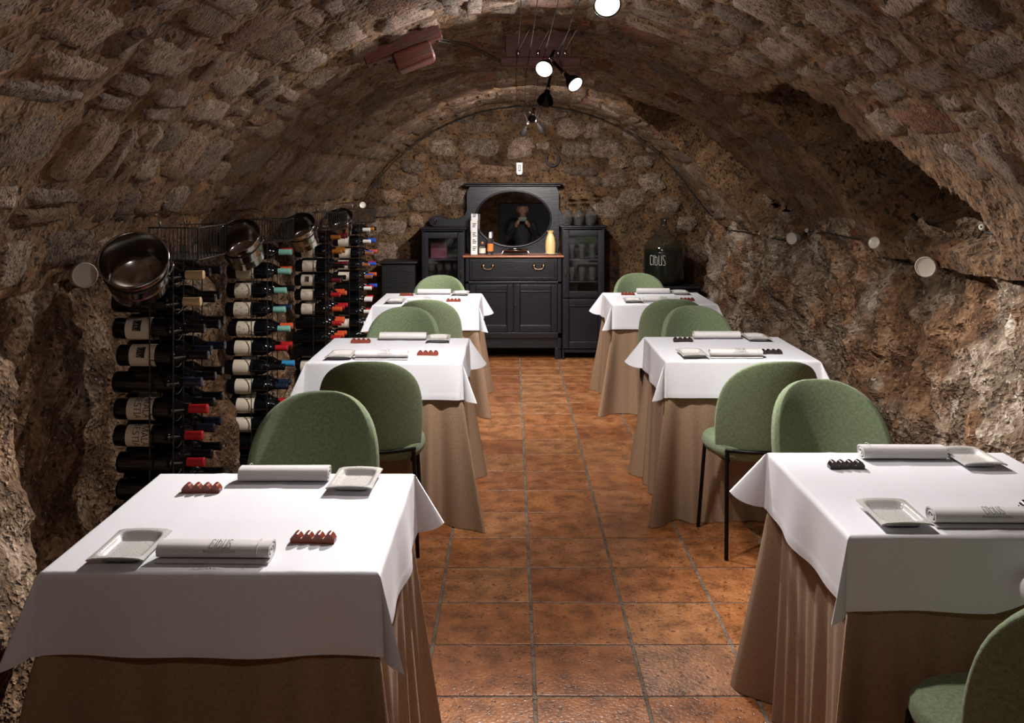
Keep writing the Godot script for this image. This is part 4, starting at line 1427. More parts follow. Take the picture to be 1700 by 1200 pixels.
func lathe_thing(called: String, label: String, cat: String, at: Vector3, parts: Array) -> void:
	var t := thing(called, label, cat, at)
	for p_ in parts:
		var g := Geo.new()
		g.lathe(p_[1], 22)
		geo(p_[0], g, p_[2], t)
func sideboard_things() -> void:
	var wy := 0.9385
	var d := SD + 0.11
	# white cartons, one on another
	var cy := wy
	for q in [[0.060, 0.212, "tall white printed carton, lowest of the stack before the mirror"], [0.064, 0.098, "white printed carton in the middle of the stack before the mirror"], [0.062, 0.06, "small white carton on top of the stack before the mirror"]]:
		var t := thing("carton", q[2], "box", P(-0.344 + rng.randf_range(-0.004, 0.004), cy, d), rng.randf_range(-0.1, 0.1), "white cartons on the sideboard")
		var g := Geo.new()
		g.box(Vector3(-q[0] / 2, 0, -0.03), Vector3(q[0] / 2, q[1], 0.03), 0.002)
		geo("box", g, M.carton, t)
		var ink := Geo.new()
		var n := 3 if q[1] > 0.15 else 1
		for i in n:
			for l in 3:
				var yy: float = q[1] * (0.18 + 0.3 * i) + l * 0.014 + (0.02 if n == 1 else 0.0)
				ink.box(Vector3(-0.014, yy, 0.0298), Vector3(0.010 + 0.006 * ((l * 7 + i) % 3), yy + 0.007, 0.0306), 0.0002)
		geo("print", ink, M.ink, t)
		cy += q[1]
	lathe_thing("small_bottle", "small clear bottle with white label and pinkish stopper before the mirror", "bottle", P(-0.27, wy, d), [
		["glass", [Vector2(0.0, 0.0), Vector2(0.028, 0.0), Vector2(0.030, 0.004), Vector2(0.030, 0.062), Vector2(0.022, 0.074), Vector2(0.012, 0.080), Vector2(0.012, 0.092), Vector2(0.0, 0.092)], M.crystal],
		["label", [Vector2(0.0304, 0.012), Vector2(0.0304, 0.058)], M.label_paper],
		["stopper", [Vector2(0.010, 0.09), Vector2(0.013, 0.094), Vector2(0.014, 0.112), Vector2(0.0, 0.118)], M.foils.copper]])
	lathe_thing("spray_bottle", "slim clear bottle with orange label and white cap before the mirror", "bottle", P(-0.198, wy, d), [
		["glass", [Vector2(0.0, 0.0), Vector2(0.026, 0.0), Vector2(0.028, 0.004), Vector2(0.028, 0.115), Vector2(0.020, 0.14), Vector2(0.012, 0.15), Vector2(0.0, 0.15)], M.crystal],
		["label", [Vector2(0.0284, 0.03), Vector2(0.0284, 0.098)], M.orange_label],
		["cap", [Vector2(0.012, 0.145), Vector2(0.0145, 0.15), Vector2(0.0125, 0.20), Vector2(0.0, 0.206)], M.white_plastic]])
	lathe_thing("vase", "cream glazed narrow-necked vase on the sideboard", "vase", P(0.350, wy + 0.008, d), [
		["body", [Vector2(0.0, 0.0), Vector2(0.040, 0.0), Vector2(0.044, 0.006), Vector2(0.047, 0.06), Vector2(0.045, 0.11), Vector2(0.036, 0.15), Vector2(0.024, 0.175), Vector2(0.022, 0.185), Vector2(0.030, 0.20), Vector2(0.036, 0.207), Vector2(0.032, 0.207), Vector2(0.018, 0.186), Vector2(0.018, 0.15), Vector2(0.0, 0.05)], M.cream]])
	lathe_thing("saucer", "small white saucer under the cream vase", "saucer", P(0.350, wy, d), [
		["dish", [Vector2(0.0, 0.0), Vector2(0.045, 0.0), Vector2(0.060, 0.007), Vector2(0.058, 0.010), Vector2(0.046, 0.007), Vector2(0.0, 0.007)], M.ceramic_white]])
	# silver stand with dark bowl
	var st := thing("footed_dish", "low silver footed dish holding dark glass under the mirror", "dish", P(0.03, wy, d))
	var g := Geo.new()
	g.lathe([Vector2(0.0, 0.018), Vector2(0.095, 0.018), Vector2(0.12, 0.042), Vector2(0.115, 0.043), Vector2(0.09, 0.024), Vector2(0.0, 0.024)], 28)
	geo("bowl", g, M.wine, st)
	var rim := Geo.new()
	var path := []
	for i in 30: path.append(Vector3(0.118 * cos(TAU * i / 30), 0.044, 0.118 * sin(TAU * i / 30)))
	rim.tube(path, 0.005, 6, false, true)
	for a in [0.4, 2.7, 3.9, 5.5]:
		rim.tube([Vector3(0.112 * cos(a), 0.044, 0.112 * sin(a)), Vector3(0.13 * cos(a), 0.02, 0.13 * sin(a)), Vector3(0.145 * cos(a), 0.004, 0.145 * sin(a))], 0.0055, 6)
	geo("silver_frame", rim, M.chrome, st)
	# glasses stored upside down on the right cabinet
	for k in 6:
		wine_glass(P(0.50 + (k % 3) * 0.105 + (0.02 if k > 2 else 0.0), 1.206, SD + 0.08 + (k / 3) * 0.12), 0.315 if k % 3 == 2 else 0.285, 0.046, "large stemmed glass standing upside down on the glazed cabinet", "upside-down glasses on the cabinet", true)
	for k in 6:
		tumbler(P(0.54 + (k % 3) * 0.095, 0.9005, SD + 0.11 + (k / 3) * 0.11), 0.13, 0.03, "slim drinking glass on the upper shelf behind the right pane", "glasses on the upper cabinet shelf")
	for k in 6:
		tumbler(P(0.54 + (k % 3) * 0.095, 0.7005, SD + 0.11 + (k / 3) * 0.11), 0.12, 0.03, "slim drinking glass on the lower shelf behind the right pane", "glasses on the lower cabinet shelf")
	for k in 4:
		wine_glass(P(-0.735 + k * 0.075, 0.7005, SD + 0.12), 0.16, 0.03, "small stemmed glass on the shelf behind the left pane", "glasses in the left cabinet")
	var mb := Geo.new()
	mb.box(Vector3(-0.075, 0, -0.04), Vector3(0.075, 0.15, 0.04), 0.003)
	var o := geo("gift_box", mb, M.magenta, self)
	o.position = P(-0.67, 0.9005, SD + 0.2)
	tag(o, "dark magenta box on the shelf behind the left pane", "box")
	# on the wall above
	var th := thing("wall_sensor", "white rectangular wall sensor with dark slot above the sideboard", "sensor", P(0.07, 1.665, back_d(0.07, 1.70) - 0.045))
	var s1 := Geo.new()
	var pl := PackedVector2Array()
	for q in [[-0.03, 0.02], [-0.02, 0.0], [0.02, 0.0], [0.03, 0.02], [0.03, 0.115], [-0.03, 0.115]]: pl.append(Vector2(q[0], q[1]))
	s1.prism(pl, -0.03, 0.012, Transform3D(), 0.004)
	geo("housing", s1, M.white_plastic, th)
	var s2 := Geo.new()
	s2.box(Vector3(-0.010, 0.035, 0.011), Vector3(0.010, 0.092, 0.0135), 0.001)
	geo("slot", s2, M.dark_plastic, th)
	var s3 := Geo.new()
	s3.box(Vector3(-0.005, 0.042, 0.013), Vector3(0.005, 0.085, 0.0145), 0.0005)
	geo("light_strip", s3, M.white_plastic, th)
	var hs := thing("horseshoe", "rusty iron horseshoe hung open end up on the stone wall", "horseshoe", P(0.378, 1.815, back_d(0.378, 1.82) - 0.05))
	var hg := Geo.new()
	var ip := PackedVector2Array()
	var op := PackedVector2Array()
	for i in 21:
		var a := deg_to_rad(lerpf(-235.0, 55.0, i / 20.0))
		op.append(Vector2(0.072 * cos(a), 0.078 * sin(a)))
		ip.append(Vector2(0.046 * cos(a), 0.054 * sin(a)))
	ip.reverse()
	op.append_array(ip)
	hg.prism(op, -0.006, 0.006, Transform3D(), 0.002)
	geo("shoe", hg, M.iron, hs)
	var nl := Geo.new()
	nl.tube([Vector3(0, -0.045, -0.03), Vector3(0, -0.045, 0.012)], 0.004, 6)
	geo("nail", nl, M.iron, hs)

func corner_things() -> void:
	# low dark cabinet with the demijohn, right of the sideboard
	var t := thing("low_cabinet", "low black wooden cabinet under the demijohn, right of the sideboard", "cabinet", P(1.36, 0, 9.02))
	var g := Geo.new()
	g.box(Vector3(-0.31, 0.06, -0.2), Vector3(0.31, 0.64, 0.18), 0.005)
	geo("carcass", g, M.black_wood, t)
	var tp := Geo.new()
	tp.box(Vector3(-0.325, 0.64, -0.21), Vector3(0.325, 0.665, 0.21), 0.005)
	geo("top", tp, M.black_wood, t)
	for s in [-1, 1]:
		var dg := Geo.new()
		dg.box(Vector3(min(0.005 * s, 0.295 * s), 0.09, 0.18), Vector3(max(0.005 * s, 0.295 * s), 0.61, 0.2), 0.004)
		var dd := geo("door", dg, M.black_wood, t)
		var kg := Geo.new()
		kg.lathe([Vector2(0.0, 0.022), Vector2(0.010, 0.02), Vector2(0.012, 0.012), Vector2(0.005, 0.006), Vector2(0.005, 0.0)], 10, Transform3D(Basis(Vector3.RIGHT, PI / 2), Vector3(0.03 * s, 0.4, 0.2)))
		geo("knob", kg, M.iron, dd)
		for z in [-1, 1]:
			var lg := Geo.new()
			lg.box(Vector3(0.28 * s - 0.02, 0.0, 0.15 * z - 0.02), Vector3(0.28 * s + 0.02, 0.062, 0.15 * z + 0.02), 0.003)
			geo("foot", lg, M.black_wood, t)
	var dj := thing("demijohn", "big round glass demijohn of dark wine with grey lettering", "demijohn", P(1.386, 0.6655, 9.02))
	var r := 0.185
	var b := Geo.new()
	b.lathe([Vector2(0.0, 0.0), Vector2(r * 0.8, 0.002), Vector2(r * 0.95, 0.02), Vector2(r, 0.07), Vector2(r, 0.29), Vector2(r * 0.97, 0.335), Vector2(r * 0.86, 0.385), Vector2(r * 0.64, 0.43), Vector2(r * 0.38, 0.47), Vector2(0.045, 0.505), Vector2(0.032, 0.54), Vector2(0.030, 0.575), Vector2(0.038, 0.578), Vector2(0.038, 0.60), Vector2(0.028, 0.60), Vector2(0.024, 0.54)], 36)
	geo("glass", b, M.demijohn, dj)
	var wn := Geo.new()
	var q := r - 0.006
	wn.lathe([Vector2(0.0, 0.008), Vector2(q * 0.8, 0.010), Vector2(q * 0.95, 0.026), Vector2(q, 0.07), Vector2(q, 0.29), Vector2(q * 0.985, 0.322), Vector2(0.0, 0.322)], 36)
	geo("wine", wn, M.wine, dj)
	var lt := strokes_geo(cibus_strokes(), Vector2(0.066, 0.088), 0.0022, func(x, y):
		var a: float = (x - 0.16) / (r + 0.002)
		return Vector3((r + 0.002) * sin(a), 0.185 + y, (r + 0.002) * cos(a)))
	geo("lettering", lt, M.letter_grey, dj)
	# dark stand left of the sideboard
	var u := thing("side_stand", "dark wooden stand in the corner between wine racks and sideboard", "stand", P(-1.02, 0, 9.02))
	var sg := Geo.new()
	sg.box(Vector3(-0.17, 0.86, -0.17), Vector3(0.17, 0.885, 0.17), 0.005)
	geo("top", sg, M.black_wood, u)
	var sb := Geo.new()
	sb.box(Vector3(-0.15, 0.55, -0.15), Vector3(0.15, 0.86, 0.15), 0.004)
	geo("case", sb, M.black_wood, u)
	for x in [-1, 1]:
		for z in [-1, 1]:
			var lg := Geo.new()
			lg.box(Vector3(0.13 * x - 0.018, 0.0, 0.13 * z - 0.018), Vector3(0.13 * x + 0.018, 0.56, 0.13 * z + 0.018), 0.003)
			geo("leg", lg, M.black_wood, u)

# ---------------------------------------------------------------- lamps, cables, fittings
func spot_lamp(label: String, at: Vector3, aim: Vector3, energy: float, angle: float, size := 0.084, rod := Vector3.ZERO, spill := 0.13, tint := Color(1.0, 0.97, 0.945)) -> void:
	# reflector lamp: glowing face at the node's origin, looking along aim
	var t := thing("spot_lamp", label, "lamp", at, 0.0, "reflector lamps on the ceiling cables")
	var z := (-(aim - at)).normalized()       # local +z points back along the stem
	var x := Vector3.UP.cross(z).normalized()
	if x.length() < 0.1: x = Vector3.RIGHT
	t.basis = Basis(x, z.cross(x), z)
	var r := size * 0.5
	var turn := Transform3D(Basis(Vector3.RIGHT, PI / 2), Vector3.ZERO)
	var g := Geo.new()
	g.lathe([Vector2(r * 0.93, 0.004), Vector2(r, 0.0), Vector2(r * 1.04, 0.003), Vector2(r * 1.0, 0.012), Vector2(r * 0.86, 0.035), Vector2(r * 0.6, 0.055), Vector2(r * 0.36, 0.064), Vector2(r * 0.34, 0.085), Vector2(0.0, 0.087)], 24, turn)
	geo("reflector", g, M.lamp_body, t)
	var f := Geo.new()
	f.lathe([Vector2(0.0, 0.0045), Vector2(r * 0.5, 0.0035), Vector2(r * 0.94, 0.0045), Vector2(r * 0.94, 0.010), Vector2(0.0, 0.010)], 24, turn)
	geo("lamp_face", f, M.lamp_glow if energy > 0.0 else M.dark_plastic, t)
	var s := Geo.new()
	s.tube([Vector3(0, 0, 0.08), Vector3(0, 0, 0.145), Vector3(0, 0, 0.21)], 0.0085, 8)
	geo("stem", s, M.lamp_body, t)
	var k := Geo.new()
	k.lathe([Vector2(0.0, 0.10), Vector2(0.012, 0.10), Vector2(0.013, 0.105), Vector2(0.013, 0.118), Vector2(0.0, 0.12)], 12, turn)
	geo("collar", k, M.chrome, t)
	if rod != Vector3.ZERO:
		var w := Geo.new()
		w.tube([Vector3(0, 0, 0.13), t.transform.affine_inverse() * rod], 0.0015, 5)
		w.tube([Vector3(0, 0, 0.11), t.transform.affine_inverse() * (rod + Vector3(0.03, 0, 0))], 0.0015, 5)
		geo("hanger_wires", w, M.thin_wire, t)
	if energy > 0.0:
		# the reflector's beam, and the bulb's own wide spill round it
		for k2 in 2:
			var l := SpotLight3D.new()
			l.name = "beam_light" if k2 == 0 else "spill_light"
			l.light_energy = energy if k2 == 0 else energy * spill
			l.light_color = tint
			l.spot_angle = angle if k2 == 0 else 86.0
			l.spot_angle_attenuation = 1.0
			l.light_size = r * 0.9
			l.spot_range = 14.0
			l.spot_attenuation = 2.0
			l.shadow_enabled = true
			l.position = Vector3(0, 0, -0.012)
			t.add_child(l)
func wall_cable(called: String, label: String, pts: Array, r := 0.0045, side := 0) -> void:
	var g := Geo.new()
	var path := []
	for i in pts.size() - 1:
		for k in 8:
			var f := k / 8.0
			var q: Vector3 = pts[i].lerp(pts[i + 1], f)
			q.y -= 0.02 * sin(PI * f) * min(1.0, pts[i].distance_to(pts[i + 1]))
			if side > 0: q.x = min(q.x, right_x(q.y, -q.z) - 0.014)
			if side < 0: q.x = max(q.x, left_x(q.y, -q.z) + 0.014)
			path.append(q)
	path.append(pts[-1])
	g.tube(path, r, 6)
	var o := geo(called, g, M.cable, self)
	tag(o, label, "cable")
func insulator(at: Vector3, nrm: Vector3, label: String) -> void:
	if not proto.has("insulator"):
		var g := Geo.new()
		g.lathe([Vector2(0.004, 0.0), Vector2(0.012, 0.001), Vector2(0.014, 0.006), Vector2(0.010, 0.010), Vector2(0.010, 0.014), Vector2(0.014, 0.018), Vector2(0.013, 0.023), Vector2(0.006, 0.025), Vector2(0.004, 0.020)], 14)
		proto.insulator = g.mesh()
		var s := Geo.new()
		s.lathe([Vector2(0.0036, 0.0), Vector2(0.0036, 0.021), Vector2(0.0, 0.0225)], 8)
		proto.ins_nail = s.mesh()
	var t := thing("cable_insulator", label, "insulator", at, 0.0, "porcelain cable insulators")
	var y := nrm.normalized()
	var x := Vector3.FORWARD.slide(y).normalized()
	t.basis = Basis(x, y, x.cross(y))
	part("knob", proto.insulator, M.ceramic_white, t)
	part("nail", proto.ins_nail, M.iron, t)
func round_box(at: Vector3, nrm: Vector3, dia: float, label: String) -> void:
	var t := thing("junction_box", label, "junction box", at, 0.0, "round white porcelain boxes on the cables")
	var y := nrm.normalized()
	var x := Vector3.FORWARD.slide(y).normalized()
	t.basis = Basis(x, y, x.cross(y))
	var r := dia / 2
	var g := Geo.new()
	g.lathe([Vector2(0.0, -0.03), Vector2(r * 0.86, -0.03), Vector2(r * 0.9, 0.0), Vector2(r * 0.9, 0.022), Vector2(r * 0.86, 0.026), Vector2(0.0, 0.026)], 28)
	geo("base", g, M.ceramic_white, t)
	var l := Geo.new()
	l.lathe([Vector2(r * 0.9, 0.027), Vector2(r, 0.029), Vector2(r, 0.038), Vector2(r * 0.94, 0.044), Vector2(r * 0.88, 0.044), Vector2(r * 0.85, 0.040), Vector2(0.0, 0.041)], 28)
	geo("lid", l, M.ceramic_white, t)
func wooden_blocks() -> void:
	# hardwood plank with a small box, screwed to the vault
	var th := deg_to_rad(-21.0)
	var c := vault_pt(th, 4.28, VR - 0.03)
	var up := Vector3(-sin(th), -cos(th), 0)            # away from the vault
	var xx := Vector3(cos(th), -sin(th), 0)
	var t := thing("ceiling_bracket", "dark hardwood plank with hanging box bolted to the vault", "bracket", c)
	t.basis = Basis(xx, -up, xx.cross(-up))
	t.rotate_object_local(Vector3.UP, 0.06)
	var g := Geo.new()
	g.box(Vector3(-0.175, -0.05, -0.045), Vector3(0.175, 0.03, 0.045), 0.006)
	geo("plank", g, M.brown_wood, t)
	var b := Geo.new()
	b.box(Vector3(-0.06, -0.13, -0.05), Vector3(0.115, -0.045, 0.10), 0.014)
	geo("box", b, M.brown_wood, t)
	var bo := Geo.new()
	for x in [-0.14, 0.15]:
		bo.lathe([Vector2(0.009, 0.0), Vector2(0.008, 0.006), Vector2(0.0, 0.008)], 8, Transform3D(Basis(Vector3.RIGHT, PI), Vector3(x, -0.05, 0.0)))
	geo("bolts", bo, M.iron, t)
	var c2 := vault_pt(deg_to_rad(-1.2), 4.99, VR + 0.005)
	var t2 := thing("cable_bracket", "reddish wooden board and rail carrying the lamp cables", "bracket", c2)
	var g2 := Geo.new()
	g2.box(Vector3(-0.165, -0.135, -0.02), Vector3(0.17, 0.03, 0.02), 0.004)
	geo("board", g2, M.brown_wood, t2)
	var g3 := Geo.new()
	g3.box(Vector3(-0.19, -0.18, -0.035), Vector3(0.215, -0.133, 0.045), 0.005)
	geo("rail", g3, M.brown_wood, t2)
	for x in [-0.10, 0.0, 0.10, 0.135]:
		var s := Geo.new()
		s.tube([Vector3(x, -0.125, 0.03), Vector3(x, -0.10, 0.03)], 0.011, 10)
		var cl := geo("clamp", s, M.chrome, t2)
		var s2 := Geo.new()
		s2.tube([Vector3(x, -0.10, 0.03), Vector3(x + 0.05, -0.01, 0.06), Vector3(x + 0.06, 0.0, 0.09)], 0.003, 6)
		geo("stay", s2, M.chrome, cl)
func lamps_and_cables() -> void:
	wooden_blocks()
	# four taut feed cables along the crown of the vault
	var xs := [0.03, 0.085, 0.155, 0.225]
	for k in 4:
		var g := Geo.new()
		g.tube([P(xs[k], 2.19, 1.4), P(xs[k], 2.185, 4.0), P(xs[k] - 0.01, 2.17, 5.3), P(xs[k] + 0.01, 2.18, 7.4), P(xs[k], 2.20, 9.15)], 0.0014, 5)
		var o := geo("feed_cable", g, M.thin_wire, self)
		tag(o, "thin taut lamp cable strung along the crown of the vault", "cable", "lamp feed cables")
	var g5 := Geo.new()
	for q in [0.0, 0.012]: g5.tube([vault_pt(deg_to_rad(-16.4), 4.3, VR - 0.07) + Vector3(0, q, 0), P(-0.2, 2.215 + q, 4.6), P(-0.055, 2.18 + q, 4.96)], 0.0035, 6)
	var o5 := geo("supply_cable", g5, M.cable, self)
	tag(o5, "black twin cable slung between the two wooden ceiling brackets", "cable")
	lamp_list()
	# cable clipped round the end wall and along the rock wall, through porcelain insulators
	var rw := func(px: float, py: float) -> Vector3:
		var d := 4.0
		for i in 12:
			var y := EYE - (py - 307.0) * d / F
			d = (right_x(clampf(y, 0.0, 1.4), d) - 0.02) * F / (px - 850.0)
		return P((px - 850.0) * d / F, EYE - (py - 307.0) * d / F, d)
	var into_r := Vector3(-0.85, 0.15, 0.5)
	var pts := []
	for q in [[1760, 400], [1690, 391], [1635, 378], [1578, 452], [1555, 437], [1500, 433], [1484, 422], [1458, 401], [1392, 386], [1343, 383], [1322, 396], [1265, 388], [1235, 382], [1205, 376]]: pts.append(rw.call(q[0], q[1]))
	wall_cable("wall_cable", "black cable looped through insulators along the rock wall", pts, 0.0045, 1)
	for q in [[1690, 391, "beyond the white boxes, away from the sideboard"], [1635, 378, "at the lip of the wide vault opening"], [1556, 435, "beside the largest white box"], [1500, 433, "between two white boxes"], [1458, 401, "just past the box with ridged base"], [1392, 386, "under the stone rib between openings"], [1343, 383, "beside the box nearest the sideboard"], [1265, 388, "by the rear vault opening"], [1235, 382, "near the end of the rock wall"]]:
		insulator(rw.call(q[0], q[1]), into_r, "white porcelain insulator on the rock wall, %s" % q[2])
	round_box(rw.call(1576, 441) + Vector3(-0.12, 0, 0.06), Vector3(-0.62, 0.05, 0.8), 0.092, "largest round white porcelain box on the rock wall cable")
	round_box(rw.call(1486, 411) + Vector3(-0.10, 0.015, 0.05), Vector3(-0.75, 0.35, 0.7), 0.06, "small round white box tilted upward on the rock wall cable")
	round_box(rw.call(1336, 395) + Vector3(-0.07, 0, 0.03), Vector3(-0.6, 0.0, 0.55), 0.078, "round white porcelain box on rock wall by the rear opening")
	var arch := []
	for i in 25:
		var th := deg_to_rad(lerpf(62.0, -60.0, i / 24.0))
		var r := VR - 0.035
		arch.append(P(VX + r * sin(th), VY + r * cos(th), 9.2))
	arch[0] = P(1.79, 1.33, 9.1)
	wall_cable("arch_cable", "black cable following the arch where vault meets end wall", [rw.call(1205, 376)] + arch, 0.006)
	for q in [[31.0, "right of the crown"], [-37.0, "left of the crown"], [-50.0, "low on the left of the arch"], [50.0, "low on the right of the arch"]]:
		var th := deg_to_rad(q[0])
		insulator(P(VX + (VR - 0.05) * sin(th), VY + (VR - 0.05) * cos(th), 9.2), Vector3(0, 0, 1), "white porcelain insulator on the end wall arch, %s" % q[1])
	var lw := func(px: float, py: float) -> Vector3:
		var d := 3.0
		for i in 12:
			var y := EYE - (py - 307.0) * d / F
			d = (left_x(clampf(y, 0.0, 1.33), d) + 0.012) * F / (px - 850.0)
		return P((px - 850.0) * d / F, EYE - (py - 307.0) * d / F, d)
	wall_cable("left_wall_cable", "black cable along the rock wall above the first wine rack", [lw.call(-60, 446), lw.call(0, 440), lw.call(76, 424), lw.call(100, 452), lw.call(138, 416), lw.call(180, 450)], 0.0045, -1)
	insulator(lw.call(76, 424), Vector3(0.8, 0.1, 0.6), "white porcelain insulator left of the round box by the wine racks")
	insulator(lw.call(138, 416), Vector3(0.8, 0.1, 0.6), "white porcelain insulator between round box and first steel bucket")
	round_box(lw.call(103, 456) + Vector3(0.08, 0, 0.03), Vector3(0.55, 0.1, 0.75), 0.085, "round white porcelain box on the wall beside the first bucket")
	round_box(P(-1.36, 1.385, 8.95), Vector3(0.3, 0.1, 0.9), 0.06, "small white box where the arch meets the left wall")

# ---------------------------------------------------------------- the photographer, seen in the oval mirror
# bones [a, b, ra, rb] joined by a smooth minimum and meshed as surface nets
func flesh(g: Geo, bones: Array, cell: float, k: float, tint: Callable) -> void:
	var lo := Vector3.INF
	var hi := -Vector3.INF
	for b in bones:
		for e in 2:
			var rr: float = b[2 + e] + 3.0 * cell + k
			lo = lo.min(b[e] - Vector3.ONE * rr)
			hi = hi.max(b[e] + Vector3.ONE * rr)
	var n := Vector3i(((hi - lo) / cell).ceil()) + Vector3i.ONE
	var f := PackedFloat32Array()
	f.resize(n.x * n.y * n.z)
	f.fill(1.0)
	for b in bones:
		var a: Vector3 = b[0]
		var ab: Vector3 = b[1] - a
		var l2 := maxf(ab.length_squared(), 1e-9)
		var m: float = max(b[2], b[3]) + 3.0 * cell + k
		var i0 := Vector3i(((a.min(b[1]) - Vector3.ONE * m - lo) / cell).floor()).clamp(Vector3i.ZERO, n - Vector3i.ONE)
		var i1 := Vector3i(((a.max(b[1]) + Vector3.ONE * m - lo) / cell).ceil()).clamp(Vector3i.ZERO, n - Vector3i.ONE)
		for z in range(i0.z, i1.z + 1):
			for y in range(i0.y, i1.y + 1):
				var row := (z * n.y + y) * n.x
				for x in range(i0.x, i1.x + 1):
					var q := lo + Vector3(x, y, z) * cell - a
					var t := clampf(q.dot(ab) / l2, 0.0, 1.0)
					var d := (q - ab * t).length() - lerpf(b[2], b[3], t)
					var o := f[row + x]
					var h := maxf(k - absf(d - o), 0.0) / k
					f[row + x] = minf(d, o) - h * h * k * 0.25
	var ids := {}
	var st := [1, n.x, n.x * n.y]
	for z in n.z - 1:
		for y in n.y - 1:
			for x in n.x - 1:
				var c := (z * n.y + y) * n.x + x
				var s0 := f[c] < 0.0
				var mixed := false
				for j in range(1, 8):
					if (f[c + (j & 1) * st[0] + ((j >> 1) & 1) * st[1] + (j >> 2) * st[2]] < 0.0) != s0:
						mixed = true
						break
				if not mixed: continue
				var acc := Vector3.ZERO
				var cnt := 0
				for j in 8:
					var fj := f[c + (j & 1) * st[0] + ((j >> 1) & 1) * st[1] + (j >> 2) * st[2]]
					for ax in 3:
						if j & (1 << ax): continue
						var j2 := j | (1 << ax)
						var f2 := f[c + (j2 & 1) * st[0] + ((j2 >> 1) & 1) * st[1] + (j2 >> 2) * st[2]]
						if (fj < 0.0) != (f2 < 0.0):
							var p0 := Vector3(j & 1, (j >> 1) & 1, j >> 2)
							p0[ax] += fj / (fj - f2)
							acc += p0
							cnt += 1
				var w := lo + (Vector3(x, y, z) + acc / cnt) * cell
				ids[c] = g.p(w)
				g.c.append(tint.call(w))
	for c in ids.keys():
		for ax in 3:
			var e: int = c + st[ax]
			if (f[c] < 0.0) == (f[e] < 0.0): continue
			var u: int = st[(ax + 1) % 3]
			var w: int = st[(ax + 2) % 3]
			if not (ids.has(c - u) and ids.has(c - w) and ids.has(c - u - w)): continue
			if f[c] < 0.0: g.quad(ids[c], ids[c - u], ids[c - u - w], ids[c - w])
			else: g.quad(ids[c], ids[c - w], ids[c - u - w], ids[c - u])
func person() -> void:
	var t := thing("person", "person in dark jacket and trousers holding a phone with both hands", "person", Vector3.ZERO)
	var g := Geo.new()
	var cloth := Color(0.012, 0.014, 0.022)
	var trousers := Color(0.014, 0.013, 0.014)
	var skin := Color(0.42, 0.23, 0.16)
	var shoe := Color(0.01, 0.009, 0.008)
	var body := [[Vector3(0, 1.0, 0.47), Vector3(0, 1.18, 0.47), 0.135, 0.13], [Vector3(-0.05, 1.2, 0.47), Vector3(-0.07, 1.38, 0.47), 0.125, 0.125], [Vector3(0.05, 1.2, 0.47), Vector3(0.07, 1.38, 0.47), 0.125, 0.125], [Vector3(0, 1.44, 0.47), Vector3(0, 1.6, 0.455), 0.085, 0.058]]
	for s in [-1.0, 1.0]:
		body.append([Vector3(0.06 * s, 1.46, 0.47), Vector3(0.19 * s, 1.45, 0.47), 0.085, 0.072])
		body.append([Vector3(0.195 * s, 1.45, 0.47), Vector3(0.30 * s, 1.19, 0.37), 0.066, 0.05])
		body.append([Vector3(0.30 * s, 1.19, 0.37), Vector3(0.125 * s, 1.41, 0.17), 0.05, 0.036])
		body.append([Vector3(0.085 * s, 0.98, 0.47), Vector3(0.12 * s, 0.53, 0.45), 0.095, 0.062])
		body.append([Vector3(0.12 * s, 0.53, 0.45), Vector3(0.135 * s, 0.10, 0.48), 0.06, 0.042])
		body.append([Vector3(0.135 * s, 0.05, 0.50), Vector3(0.15 * s, 0.036, 0.34), 0.045, 0.034])
	flesh(g, body, 0.017, 0.05, func(w): return shoe if w.y < 0.09 else (trousers if w.y < 0.95 else (skin if w.y > 1.565 else cloth)))
	var head := [[Vector3(0, 1.76, 0.455), Vector3(0, 1.74, 0.43), 0.098, 0.092], [Vector3(0, 1.69, 0.41), Vector3(0, 1.655, 0.39), 0.065, 0.04], [Vector3(0, 1.56, 0.455), Vector3(0, 1.66, 0.45), 0.056, 0.056], [Vector3(0, 1.735, 0.345), Vector3(0, 1.705, 0.325), 0.012, 0.016]]
	for s in [-1.0, 1.0]:
		head.append([Vector3(0.095 * s, 1.755, 0.45), Vector3(0.095 * s, 1.71, 0.45), 0.016, 0.012])
		head.append([Vector3(0.034 * s, 1.757, 0.352), Vector3(0.036 * s, 1.757, 0.352), 0.014, 0.014])
	head.append([Vector3(-0.022, 1.672, 0.352), Vector3(0.022, 1.672, 0.352), 0.012, 0.012])
	flesh(g, head, 0.009, 0.02, func(w): return Color(0.03, 0.02, 0.015) if (abs(abs(w.x) - 0.035) < 0.012 and abs(w.y - 1.757) < 0.007 and w.z < 0.35) else (Color(0.3, 0.11, 0.09) if (abs(w.x) < 0.024 and abs(w.y - 1.672) < 0.006 and w.z < 0.36) else skin))
	for s in [-1.0, 1.0]:
		var hand := [[Vector3(0.125 * s, 1.41, 0.17), Vector3(0.10 * s, 1.46, 0.125), 0.029, 0.03], [Vector3(0.112 * s, 1.452, 0.12), Vector3(0.092 * s, 1.49, 0.105), 0.026, 0.024]]
		for k in 4:
			var y := 1.452 + 0.019 * k
			var l: float = [0.8, 0.95, 1.0, 0.9][k]
			hand.append([Vector3(0.105 * s, y, 0.108), Vector3(0.09 * s, y + 0.004, 0.108 - 0.048 * l), 0.0095, 0.009])
			hand.append([Vector3(0.09 * s, y + 0.004, 0.108 - 0.048 * l), Vector3((0.09 - 0.03 * l) * s, y + 0.004, 0.052), 0.009, 0.0075])
		hand.append([Vector3(0.092 * s, 1.475, 0.118), Vector3(0.066 * s, 1.50, 0.108), 0.011, 0.010])
		hand.append([Vector3(0.066 * s, 1.50, 0.108), Vector3(0.038 * s, 1.515, 0.096), 0.010, 0.008])
		flesh(g, hand, 0.005, 0.01, func(w): return skin)
	var m := mat(Color.WHITE, 0.75)
